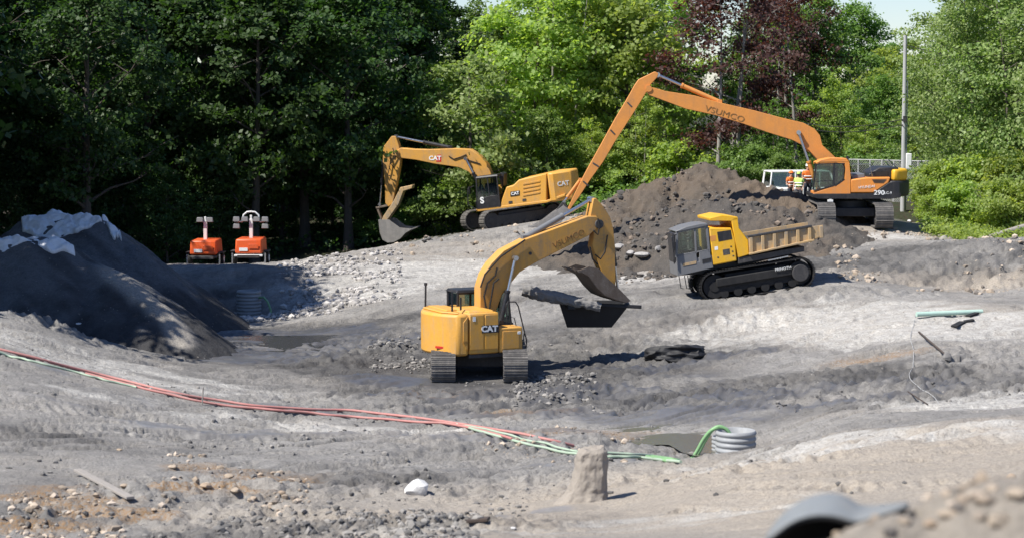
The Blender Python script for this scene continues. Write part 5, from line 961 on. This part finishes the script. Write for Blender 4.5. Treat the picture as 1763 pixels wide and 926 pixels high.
tag(lump('mud_clod', [(.14, .12, 0, -.2), (.15, .13, 0, .3), (.08, .08, 0, 1)], .2, 'mud_grey', tuple(hit(1110, 338, 50, 100)), 'small clod at the lower end of the thin rod', 'clod', 8), None)
stick_on_ground('steel_rod', (1064, 371), (1087, 382), .02, 'rust', 'short dark rod low on the right slope', 'rod', .05)
hose([(1073, 297), (1070, 307), (1066, 318), (1071, 330), (1070, 345)], .011, 'pole_grey', 'thin white cord trailing down from the pale green pipe', 24, 'cord')
hose([(1070, 345), (1064, 355), (1075, 365), (1092, 372), (1100, 380)], .010, 'pole_grey', 'thin white cord ending in loops low on the right slope', 24, 'cord')
for a, b, lab in (((1118, 309), (1128, 304), 'curled black strip on the right slope below the green pipe'), ((1130, 303.5), (1141, 302), 'short black strip just right of the curled one')):
    stick_on_ground('strip', a, b, .05, 'rubber', lab, 'strip', .05, square=(.25, .06))
stick_on_ground('strip', (1134, 298.5), (1145, 295.5), .05, 'rubber', 'black strip under the right end of the green pipe', 'strip', .05, square=(.2, .06))
stick_on_ground('plank', (91, 447.5), (153, 474), .05, 'wood_grey', 'weathered grey plank lying in the rubble at lower left', 'plank', .13, square=(.18, .06))
stick_on_ground('stake', (237, 381), (238, 364), .02, 'wood_grey', 'thin survey stake standing above the red hoses', 'stake', 0, da=hit(237, 381, 40, 90).y, db=hit(237, 381, 40, 90).y)
stick_on_ground('log', (1160, 226), (1200, 216), .16, 'wood_grey', 'grey fallen log among weeds at the right edge', 'log', .1, da=96, db=97.5)
stick_on_ground('plank', (548, 494), (573, 491.5), .05, 'rust', 'dark flat board at the edge of the near clods', 'board', .05, square=(.22, .06))
# ------------------------------------------------------------------ black tub with the log across it
def rough_mod(o, strength, scale, lv=2):
    q = o.modifiers.new('sub', 'SUBSURF'); q.subdivision_type = 'SIMPLE'; q.levels = q.render_levels = lv; tx = bpy.data.textures.new('rough', 'CLOUDS'); tx.noise_scale = scale; tx.noise_depth = 3; q = o.modifiers.new('rough', 'DISPLACE'); q.texture = tx; q.strength = strength; q.mid_level = .5
def build_tub():
    d = 74.6; T = lambda x, y, dd=0: at(x, y, d + dd); z0 = T(695, 306.5).z
    root = empty('tub', (T(695, 306.5).x, d, z0), (0, 0, 0), 'black open steel tub lifted in the air below the pit excavator bucket', 'tub'); off = Vector(root.location)
    q = lambda x, y, dd: T(x, y, dd) - off
    zt = q(660, 284, 0).z; xl, xr = q(655, 284, 0).x, q(737, 284, 0).x; bl, br = q(664, 306, 0).x, q(716, 306, 0).x
    W = .7; m = MB(); th = .06
    out = [(bl, -W * .7, 0), (br, -W * .7, 0), (br, W * .7, 0), (bl, W * .7, 0), (xl, -W, zt), (xr, -W, zt), (xr, W, zt), (xl, W, zt)]; inn = [(x * .95, y * .93, z + (.08 if z < .01 else 0)) for x, y, z in out]
    m.add(out + inn, [(3, 2, 1, 0), (0, 1, 5, 4), (1, 2, 6, 5), (2, 3, 7, 6), (3, 0, 4, 7), (8, 9, 10, 11), (12, 13, 9, 8), (13, 14, 10, 9), (14, 15, 11, 10), (15, 12, 8, 11), (4, 5, 13, 12), (5, 6, 14, 13), (6, 7, 15, 14), (7, 4, 12, 15)]); m.obj('shell', 'mud_black', root, .015)
    m = MB(); m.beam(Vector((xl, -W, zt + .03)), Vector((xr + .4, -W, zt - .10)), .14, .12); m.obj('rim', 'mud_black', root, .02)
    m = MB(); m.box((q(669, 283, 0).x, -W - .05, zt + .02), (.32, .5, .42)); m.obj('strap', 'mud_black', root, .05)
    lg = MB(); pa = T(613, 272.5, -W - .2); pb = T(704, 288.5, -W - .25); pts = [pa.lerp(pb, k / 9) + Vector((0, 0, random.uniform(-.02, .02))) for k in range(10)]; lg.tube(pts, [.20, .23, .24, .21, .22, .19, .2, .18, .18, .16], 9); lo = lg.obj('log', 'mud_grey', None, 0, ang=60); rough_mod(lo, .13, .16, 3); tag(lo, 'grey mud-caked log slung across the front of the lifted black tub', 'log')
build_tub()
def slab(px, py, w, dd, h, rot, label, seed, mat='mud_black'):
    p = hit(px, py, 40, 100); me = rockmesh('clay_slab', seed, 2, .5, 1.0); o = link('clay_slab', me, mat, None, (p.x, p.y, p.z + h * .3), (0, R(rot), 0)); o.scale = (w, dd, h); rough_mod(o, .7, .55, 2); return tag(o, label, 'slab')
slab(793, 338, 1.15, .8, .38, -4, 'dark pointed lump of clay on the pit floor right of the tub shadow', 3)
# ------------------------------------------------------------------ blurred bent plastic sheet close to the camera
def build_sheet():
    front = [(896, 508), (907, 501), (928, 488), (955, 482), (985, 484), (1001, 491), (1016, 487), (1040, 481), (1066, 474)]
    back = [(897, 505), (906, 492), (924, 476), (948, 465), (974, 461), (995, 466), (1006, 476), (1030, 474), (1062, 472)]
    n = len(front); rows = 6; vs = []
    for j in range(rows):
        t = j / (rows - 1); b = math.sin(t * PI / 2)
        for f, k in zip(front, back): vs.append(at(f[0] + (k[0] - f[0]) * t, f[1] + (k[1] - f[1]) * b, 12.2 + .75 * t))
    for (dd, dz) in ((13.1, .18), (13.15, .6), (13.15, 1.2)):
        for k in back: p = at(k[0], k[1], 12.95); p.y = dd; p.z -= dz; vs.append(p)
    R_ = rows + 3; fs = [(j * n + i, j * n + i + 1, (j + 1) * n + i + 1, (j + 1) * n + i) for j in range(R_ - 1) for i in range(n - 1)]
    o = empty('plastic_sheet', at(975, 500, 12.8), (0, 0, 0), 'blurred grey arched plastic sheet close by at the bottom edge', 'plastic sheet'); c = Vector(o.location)
    for nm, mt, dz in (('top_layer', 'plastic_blue_grey', 0), ('lining', 'rubber', -.022)):
        m = MB(); m.add([v - c + Vector((0, .004 if dz else 0, dz)) for v in vs], fs); q = m.obj(nm, mt, o, 0, ang=70); s = q.modifiers.new('sub', 'SUBSURF'); s.levels = s.render_levels = 2; s = q.modifiers.new('thick', 'SOLIDIFY'); s.thickness = .016
build_sheet()
# ------------------------------------------------------------------ rocks
ROCKS = [rockmesh('rock', 20 + k) for k in range(6)]
def rock_mat(name, a, b):
    m, nt, ln, bs = nodes_of(name); tc = nt.new('ShaderNodeTexCoord'); oi = nt.new('ShaderNodeObjectInfo'); c = mixc(nt, ln, oi.outputs['Random'], a, b); n2 = noise(nt, ln, 4, 6, tc.outputs['Object'], .7)
    ln.new(mixc(nt, ln, ramp(nt, ln, n2, .4, .7, 0, .5), c, tuple(t * .45 for t in a)), bs.inputs['Base Color']); bs.inputs['Roughness'].default_value = .9
    bp = nt.new('ShaderNodeBump'); bp.inputs['Strength'].default_value = .6; bp.inputs['Distance'].default_value = .05; ln.new(n2, bp.inputs['Height']); ln.new(bp.outputs[0], bs.inputs['Normal']); MATS[name] = m
rock_mat('rock_grey', (.30, .29, .28), (.42, .40, .38)); rock_mat('rock_tan', (.40, .30, .21), (.48, .40, .31)); rock_mat('rock_white', (.62, .61, .59), (.70, .69, .67)); rock_mat('rock_dark', (.09, .088, .085), (.14, .135, .13))
def rock(px, py, wpx, mat, label, k=0, zs=.8, cat='rock', name='rock', sink=.25, group=None):
    p = hit(px, py, 9, 120); w = wpx / 2 * p.y / 2500; me = ROCKS[k % 6].copy(); me.materials.append(MATS[mat]); o = link(name, me, None, None, (p.x, p.y, p.z + w * zs * (.5 - sink)), (0, 0, k * 1.3)); o.scale = (w, w * .8, w * zs); return tag(o, label, cat, group)
rock(727, 235, 18, 'rock_grey', 'pale boulder right beside the stick of the pit excavator', 0); rock(738, 242, 15, 'rock_grey', 'pale angular boulder, second beside the excavator stick', 1); rock(752, 241, 20, 'rock_grey', 'broad pale boulder, third in the row toward the dumper', 2, .6); rock(772, 236, 12, 'rock_grey', 'small pale boulder just in front of the dumper cab', 3)
rock(489, 464, 40, 'rock_white', 'bright white rock half buried in the near dark clods', 4, .9)
for k, (x, y, w) in enumerate([(242, 460, 17), (275, 463, 16), (202, 440, 12), (258, 441, 12), (305, 447, 10), (327, 446, 12), (330, 466, 13), (140, 424, 8), (146, 460, 12), (102, 502, 14), (268, 449, 13), (180, 480, 9), (296, 470, 12)]):
    rock(x, y, w, 'rock_tan', 'tan stone in the rubble strip at lower left', k, .7, 'stone', 'stone', group='tan stones in the lower left rubble')
rock(1140, 216, 40, 'concrete', 'long pale concrete slab among weeds on the right bank', 2, .35); rock(1108, 224, 18, 'concrete', 'rounded grey boulder left of the pale slab', 3, .8); rock(1065, 209, 8, 'rock_white', 'small white stone in the shadow right of the orange excavator', 1); rock(1140, 223, 12, 'rock_dark', 'dark rock below the pale slab', 5); rock(1120, 218, 12, 'concrete', 'small grey boulder at the left end of the pale slab', 4)
rock(601, 498, 8, 'rock_white', 'small white stone beside the small blue puddle', 2); rock(92, 305, 9, 'rock_white', 'little white stone at the foot of the near mound', 3, .4)
rock(497, 227, 8, 'rock_dark', 'dark stone on the crest below the tilted excavator, left one', 1); rock(503, 226, 9, 'rock_dark', 'dark stone on the crest below the tilted excavator, right one', 4)
for k, (x, y, w) in enumerate([(1195, 470, 34), (1150, 475, 30), (1110, 490, 26), (1170, 497, 34), (1090, 503, 22), (1130, 462, 18), (1185, 450, 16), (1060, 498, 18)]):
    rock(x, y, w, 'rock_tan', 'blurred pale stone in the tan heap at the bottom right corner', k, .8, 'stone', 'stone', group='blurred stones of the near heap')
# small stones and clods nobody could count
def scatter(name, n, region, smin, smax, mat, seed, label, flat=.75, heap_ok=True):
    r = np.random.default_rng(seed); x, y = region(r, n); z = surf(x, y); n = len(x)
    bm = bmesh.new(); bmesh.ops.create_icosphere(bm, subdivisions=1, radius=1); bv = np.array([v.co[:] for v in bm.verts]); bf = np.array([[v.index for v in f.verts] for f in bm.faces]); bm.free()
    k = len(bv); s = smin + (smax - smin) * r.random(n) ** 3; a = r.uniform(0, 6.28, n); V = np.repeat(bv[None], n, 0) * r.uniform(.65, 1.2, (n, k, 1)); V *= (s[:, None, None] * r.uniform(.7, 1.3, (n, 1, 3))); V[:, :, 2] *= flat
    cx = V[:, :, 0] * np.cos(a)[:, None] - V[:, :, 1] * np.sin(a)[:, None]; cy = V[:, :, 0] * np.sin(a)[:, None] + V[:, :, 1] * np.cos(a)[:, None]
    co = np.stack([cx + x[:, None], cy + y[:, None], V[:, :, 2] + (z + s * .2)[:, None]], 2).reshape(-1, 3); f = (bf[None] + (np.arange(n) * k)[:, None, None]).reshape(-1, 3)
    return tag(link(name, quadmesh(name, co, f, False), mat), label, 'stones', kind='stuff')
def stone_mat(name, a, b, c):
    m, nt, ln, bs = nodes_of(name); gi = nt.new('ShaderNodeNewGeometry'); w = nt.new('ShaderNodeValToRGB'); e = w.color_ramp.elements; e[0].color = (*a, 1); e[1].color = (*c, 1); x = e.new(.6); x.color = (*b, 1); ln.new(gi.outputs['Random Per Island'], w.inputs[0]); ln.new(w.outputs[0], bs.inputs['Base Color']); bs.inputs['Roughness'].default_value = .95; MATS[name] = m
stone_mat('clod_mix', (.07, .067, .065), (.17, .162, .152), (.30, .28, .255)); stone_mat('heap_mix', (.05, .047, .045), (.11, .10, .09), (.22, .17, .13)); stone_mat('pebble_mix', (.20, .19, .18), (.36, .34, .32), (.52, .49, .46)); stone_mat('tan_mix', (.13, .12, .11), (.34, .27, .20), (.50, .42, .34))
def reg_px(boxes, mask=None):
    def f(r, n):
        w = np.array([b[6] for b in boxes], float); i = r.choice(len(boxes), n, p=w / w.sum()); B = np.array([b[:6] for b in boxes])[i]
        px = B[:, 0] + (B[:, 1] - B[:, 0]) * r.random(n); d = B[:, 2] + (B[:, 3] - B[:, 2]) * r.random(n); x = (px - 600) / 2500 * d
        if mask is not None:
            g = fbm(x / 1.6, d / 1.6, 3, 500 + len(boxes)); k = g > mask; x, d = x[k], d[k]
        return x, d
    return f
scatter('clods', 5000, reg_px([(-20, 620, 36, 50, 0, 0, 1.0), (-20, 800, 50, 66, 0, 0, .8), (800, 900, 44, 49, 0, 0, .06), (620, 1220, 36, 48, 0, 0, .05), (420, 700, 64, 80, 0, 0, .5), (900, 1220, 60, 68, 0, 0, .35), (250, 560, 34, 44, 0, 0, 1.2)], .02), .02, .09, 'clod_mix', 21, 'scattered dark clods of dirt over the pit floor')
scatter('clods', 3200, reg_px([(250, 560, 34, 42, 0, 0, 1.0), (430, 520, 72, 80, 0, 0, .5), (600, 700, 66, 72, 0, 0, .5)], -.1), .025, .12, 'clod_mix', 22, 'heavy dark clods heaped in the near left and around the pit excavator')
scatter('stones', 4500, reg_px([(325, 470, 91, 110, 0, 0, 1.0), (355, 440, 91, 100, 0, 0, 1.0), (255, 400, 90, 95, 0, 0, .6)], -.16), .04, .19, 'pebble_mix', 23, 'pale stones covering the slope below the crest of the far bank')
scatter('stones', 1500, reg_px([(180, 360, 44, 52, 0, 0, 1.0), (0, 140, 39, 47, 0, 0, .8), (560, 740, 53, 62, 0, 0, .7)], .0), .025, .12, 'tan_mix', 24, 'tan and brown pebbles strewn over the near left ground')
scatter('clods', 2600, reg_px([(700, 960, 93, 108, 0, 0, 1.0)], .0), .04, .2, 'heap_mix', 25, 'lumps of dark earth over the soil heaps')
scatter('stones', 1500, reg_px([(980, 1215, 85, 99, 0, 0, 1.0), (450, 700, 103, 122, 0, 0, .7)], .05), .04, .18, 'tan_mix', 26, 'stones on the bank below the orange excavator and along the crest')
scatter('stones', 420, lambda r, n: (r.uniform(1.8, 4.5, n), r.uniform(10.8, 13.2, n)), .012, .06, 'tan_mix', 27, 'blurred small stones on the near tan heap')
# ------------------------------------------------------------------ light towers
def light_tower(px, py, d, s, label, mast_dx):
    p = hit(px, py, 90, 125); p = at(px, py, d); z = gz0(p.x, p.y) + .0; o = empty('light_tower', (p.x, p.y, z), (0, 0, R(random.uniform(-4, 4))), label, 'light tower', 'light towers at the forest edge')
    b = MB(); b.box((0, 0, .95), (1.36, 1.9, .72), None, (.95, .93)); bo = b.obj('housing', 'tower_orange', o, .08)
    m = MB(); m.box((-.25, -.965, .80), (.42, .02, .16)); m.obj('plate', 'white_mark', bo); m = MB(); m.box((.25, -.966, .95), (.5, .02, .22)); m.obj('door', 'tower_orange', bo, .01)
    m = MB(); m.box((0, -.95, .50), (1.42, .12, .10)); m.obj('bumper', 'white_paint' if s else 'dark_steel', o, .02)
    m = MB(); m.box((0, 0, .46), (1.1, 2.2, .14)); m.obj('chassis', 'dark_steel', o, .02)
    for sx in (-1, 1):
        w = MB(); w.cyl((sx * .72, 0, .32), (sx * .90, 0, .32), .32, n=20); t = w.obj('wheel', 'rubber', o, .04); w = MB(); w.cyl((sx * .90, 0, .32), (sx * .915, 0, .32), .17, n=16); w.obj('rim', 'white_paint', t)
        f = MB(); f.box((sx * .82, -.15, .68), (.26, .8, .05)); f.obj('fender', 'dark_steel', o, .01)
        j = MB(); j.cyl((sx * .82, -.9, .02), (sx * .82, -.9, .62), .04, n=8); j.box((sx * .82, -.9, .03), (.16, .16, .04)); j.obj('outrigger', 'chrome', o)
    m = MB(); m.box((mast_dx, .1, 1.75), (.17, .17, 1.0)); m.box((mast_dx, .1, 2.1), (.10, .10, .7)); m.obj('mast', 'white_paint', o, .01)
    if s:
        m = MB(); m.tube([(mast_dx - .85, .1, 2.12), (mast_dx - .45, .1, 2.12), (mast_dx - .38, .1, 2.45), (mast_dx - .2, .1, 2.6), (mast_dx, .1, 2.62), (mast_dx + .2, .1, 2.6), (mast_dx + .38, .1, 2.45), (mast_dx + .45, .1, 2.12), (mast_dx + .85, .1, 2.12)], .045, 8); m.obj('lamp_bar', 'white_paint', o)
    for sx in ((-.72, -.3, .3, .72) if s else (-.25, .25)):
        for dz in ((0, -.35) if (s and abs(sx) > .5) else (0,)):
            L = MB(); zz = 2.25 + dz if s else 2.3; L.box((mast_dx + sx, -.02, zz), (.36, .2, .24), None, (.8, .8)); lo = L.obj('lamp', 'grey_paint', o, .03); q = MB(); q.box((mast_dx + sx, -.125, zz), (.30, .015, .19)); q.obj('lens', 'lamp_lens', lo)
    return o
light_tower(242, 251, 108, 0, 'orange light tower trailer at the forest edge, left one with its lamps folded', -.05)
light_tower(294.5, 251.5, 107, 1, 'orange light tower trailer with white lamp bar, right one of the pair', .0)
# ------------------------------------------------------------------ workers
def skinned(name, verts, edges, radii, mat, parent=None, sub=1, root=0):
    me = bpy.data.meshes.new(name); me.from_pydata(verts, edges, []); o = bpy.data.objects.new(name, me); COL.objects.link(o)
    md = o.modifiers.new('skin', 'SKIN'); md.use_smooth_shade = True; sv = me.skin_vertices[0].data if me.skin_vertices else None
    if sv is None:
        bpy.context.view_layer.objects.active = o; sv = me.skin_vertices[0].data
    for i, rr in enumerate(radii): sv[i].radius = (rr, rr) if not isinstance(rr, tuple) else rr; sv[i].use_root = (i == root)
    s = o.modifiers.new('sub', 'SUBSURF'); s.levels = s.render_levels = sub; bpy.context.view_layer.update()
    m2 = bpy.data.meshes.new_from_object(o.evaluated_get(bpy.context.evaluated_depsgraph_get())); m2.name = name; bpy.data.objects.remove(o)
    q = link(name, m2, mat, parent); m2.materials.clear(); m2.materials.append(MATS[mat]); m2.polygons.foreach_set('use_smooth', [True] * len(m2.polygons)); return q
def worker(x, y, z, yaw, vest, hat, label, arm=0.0):
    o = empty('person', (x, y, z), (0, 0, yaw), label, 'person', 'workers by the parked vehicle'); V = []; E_ = []; Rr = []
    def v(p, r, par=None):
        V.append(p); Rr.append(r)
        if par is not None: E_.append((par, len(V) - 1))
        return len(V) - 1
    pel = v((0, 0, .95), (.17, .12)); wa = v((0, 0, 1.12), (.15, .11), pel); ch = v((0, .0, 1.35), (.18, .12), wa); nk = v((0, 0, 1.50), .065, ch); hd = v((0, -.02, 1.62), (.085, .10), nk); tp = v((0, -.01, 1.73), (.07, .085), hd); nose = v((0, -.125, 1.615), .016, hd)
    for s in (-1, 1):
        hip = v((s * .10, 0, .88), .10, pel); kn = v((s * .12, -.02, .50), .065, hip); an = v((s * .12, .02, .09), .045, kn); to = v((s * .13, -.16, .04), .04, an)
        sh = v((s * .20, 0, 1.42), .07, ch); el = v((s * .27, .03, 1.14), .048, sh); wr = v((s * .25, -.16 - arm * .1, .95 + arm * .35), .032, el); pa = v((s * .245, -.22 - arm * .1, .90 + arm * .4), .038, wr)
        for k in range(4): a = v((s * (.225 + .018 * k), -.26 - arm * .1, .845 + arm * .42), .0095, pa); v((s * (.225 + .018 * k), -.255 - arm * .1, .805 + arm * .43 + .006 * abs(k - 1)), .008, a)
        a = v((s * .20, -.25 - arm * .1, .885 + arm * .4), .011, pa); v((s * .19, -.27 - arm * .1, .855 + arm * .41), .0095, a)
    skinned('body', V, E_, Rr, 'skin', o)
    skinned('vest', [(0, 0, .90), (0, 0, 1.12), (0, 0, 1.35), (0, 0, 1.46), (-.20, 0, 1.42), (.20, 0, 1.42), (-.25, .02, 1.24), (.25, .02, 1.24)], [(0, 1), (1, 2), (2, 3), (2, 4), (2, 5), (4, 6), (5, 7)], [(.20, .15), (.18, .14), (.205, .15), .10, .092, .092, .07, .07], vest, o)
    for s in (-1, 1): skinned('trouser_leg', [(s * .06, 0, .95), (s * .10, 0, .80), (s * .12, -.02, .50), (s * .12, .02, .12)], [(0, 1), (1, 2), (2, 3)], [.13, .115, .085, .075], 'cloth_dark', o); b = MB(); b.box((s * .125, -.06, .05), (.11, .30, .10), None, (.85, .8)); b.obj('boot', 'rubber', o, .03)
    h = MB(); n = 16; vs = []
    for zz, rr in ((1.70, .125), (1.74, .122), (1.79, .105), (1.825, .07), (1.84, .02)):
        for i in range(n): a = 2 * PI * i / n; vs.append((rr * .95 * math.cos(a), -.01 + rr * 1.12 * math.sin(a), zz))
    fs = [(j * n + i, j * n + (i + 1) % n, (j + 1) * n + (i + 1) % n, (j + 1) * n + i) for j in range(4) for i in range(n)] + [tuple(range(4 * n, 5 * n))]; h.add(vs, fs); h.box((0, -.15, 1.705), (.17, .10, .015)); h.obj('hard_hat', hat, o, ang=60)
    for s in (-1, 1): e = MB(); e.cyl((s * .033, -.098, 1.645), (s * .033, -.112, 1.645), .012, n=8); e.obj('eye', 'black_paint', o); e = MB(); e.box((s * .092, .0, 1.625), (.02, .05, .065)); e.obj('ear', 'skin', o, .01)
    e = MB(); e.box((0, -.108, 1.565), (.05, .012, .012)); e.obj('mouth', 'red_mark', o)
    for zz in (1.08, 1.22): st = MB(); st.cyl((0, 0, zz), (0, 0, zz + .05), .0, n=3) if False else st.box((0, 0, zz), (.425, .31, .045)); st.obj('reflective_band', 'white_mark', o, .06)
    return o
def wk(px, ytop, d, vest, hat, label, yaw, arm=0, h=1.84):
    p = at(px, ytop, d); worker(p.x, p.y, gz(p.x, p.y) - .02, yaw, vest, hat, label, arm)
wk(927, 158.5, 113, 'cloth_orange', 'cloth_orange', 'worker in orange vest, leftmost by the parked vehicle behind the soil bank', .5, .3)
wk(936.5, 157.5, 112.5, 'cloth_lime', 'cloth_lime', 'worker in lime green vest beside the parked vehicle', -.4, .0)
wk(947, 145.5, 101.8, 'cloth_orange', 'white_paint', 'worker with white hard hat and orange vest next to the orange cab', .2, .5)
# ------------------------------------------------------------------ parked vehicle behind the bank
def vehicle():
    p = at(938, 156, 116.5); zt = p.z; o = empty('parked_van', (p.x + .3, p.y, zt - 2.25), (0, 0, R(8)), 'white van with greenish windscreen parked behind the soil bank', 'van')
    b = MB(); b.poly([(-2.3, .35), (2.3, .35), (2.35, .95), (2.2, 1.05), (1.5, 1.12), (.9, 1.12), (-2.3, 1.12)], -.9, .9); b.obj('body', 'white_paint', o, .08)
    c = MB()
    for s in (-1, 1):
        for (x0, z0, x1, z1) in ((1.5, 1.1, 1.1, 1.95), (.55, 1.1, .55, 1.95), (-.8, 1.1, -.8, 1.95), (-2.2, 1.1, -2.1, 1.95)): c.beam((x0, s * .84, z0), (x1, s * .78, z1), .08, .10)
    c.box((-.5, 0, 1.96), (3.3, 1.66, .08)); c.obj('cabin', 'white_paint', o, .02)
    for s in (-1, 1):
        for x0, x1 in ((.6, 1.25), (-.75, .5), (-2.1, -.85)): g = MB(); g.add([(x0, s * .84, 1.14), (x1 + (.15 if x1 > 1 else 0), s * .84, 1.14), (x1 - (.1 if x1 > 1 else 0), s * .79, 1.9), (x0, s * .79, 1.9)], [(0, 1, 2, 3)]); g.obj('window', 'glass', o)
    g = MB(); g.add([(1.5, -.8, 1.14), (1.5, .8, 1.14), (1.12, .76, 1.92), (1.12, -.76, 1.92)], [(0, 1, 2, 3)]); g.obj('windscreen', 'glass', o)
    for x in (-1.45, 1.5):
        for s in (-1, 1): w = MB(); w.cyl((x, s * .72, .33), (x, s * .93, .33), .33, n=20); t = w.obj('wheel', 'rubber', o, .03); w = MB(); w.cyl((x, s * .93, .33), (x, s * .945, .33), .19, n=16); w.obj('rim', 'chrome', t)
    for s in (-1, 1): l = MB(); l.box((2.3, s * .68, .82), (.08, .34, .16)); l.obj('headlight', 'lamp_lens', o, .02)
vehicle()
# ------------------------------------------------------------------ utility pole, wires, fence
def pole():
    d = 109; b = at(1058.5, 160, d); z0 = gz0(b.x, b.y) - .3; t = at(1059.5, 33, d); o = empty('utility_pole', (b.x, b.y, z0), (0, 0, 0), 'tall grey utility pole behind the tail of the orange excavator', 'utility pole')
    H = t.z - z0; m = MB(); m.cyl((0, 0, 0), (0, 0, H), .13, .09, 14); m.obj('shaft', 'pole_grey', o); bx = at(1064.5, 148, d) - Vector(o.location); m = MB(); m.box((bx.x, -.1, bx.z - .2), (.28, .2, .8)); m.obj('meter_box', 'white_paint', o, .03)
    m = MB(); zz = at(1059, 112, d).z - z0; m.box((0, -.18, zz), (.16, .12, .3)); m.obj('bracket', 'dark_steel', o, .01)
    m = MB(); m.tube([(.15, 0, .2), (.15, 0, H * .75)], .028, 6); m.obj('conduit', 'pole_grey', o)
    for py, lab in ((112.5, 'upper black wire running left from the utility pole'), (117.5, 'lower black wire running left from the utility pole')):
        w = MB(); a = at(1058, py, d - .2); e = at(930, py + 1.5, 126); pts = [a.lerp(e, k / 14) - Vector((0, 0, .35 * math.sin(PI * k / 14))) for k in range(15)]; w.tube(pts, .022, 6); tag(w.obj('overhead_wire', 'rubber', None), lab, 'wire')
    w = MB(); a = at(1060, 42, d); e = at(1215, 46, 104); pts = [a.lerp(e, k / 14) - Vector((0, 0, .5 * math.sin(PI * k / 14))) for k in range(15)]; w.tube(pts, .02, 6); tag(w.obj('overhead_wire', 'rubber', None), 'wire running right from the top of the utility pole', 'wire')
pole()
def fence():
    a = at(992, 168, 116); b = at(1090, 172, 113); z = 4.0; o = empty('chain_link_fence', (a.x, a.y, gz0(a.x, a.y) - .1), (0, 0, 0), 'galvanized chain link fence behind the orange excavator', 'fence'); L = b - a; n = 8; h = at(992, 150, 116).z - Vector(o.location).z
    for k in range(n): m = MB(); q = L * (k / (n - 1)); q.z = 0; m.cyl(q, q + Vector((0, 0, h)), .04, n=8); m.obj('post', 'pole_grey', o)
    m = MB(); q = L.copy(); q.z = 0; m.cyl(Vector((0, 0, h)), q + Vector((0, 0, h)), .03, n=8); m.obj('top_rail', 'pole_grey', o)
    m = MB(); nn = 46
    for k in range(nn):
        for s in (-1, 1):
            x0 = k / nn; x1 = x0 + s * h / q.length * .8; 
            if 0 <= x1 <= 1: m.tube([q * x0 + Vector((0, .0, .05)), q * x1 + Vector((0, .0, h))], .009, 3, False)
    m.obj('wire_mesh', 'pole_grey', o)['kind'] = 'stuff'
fence()
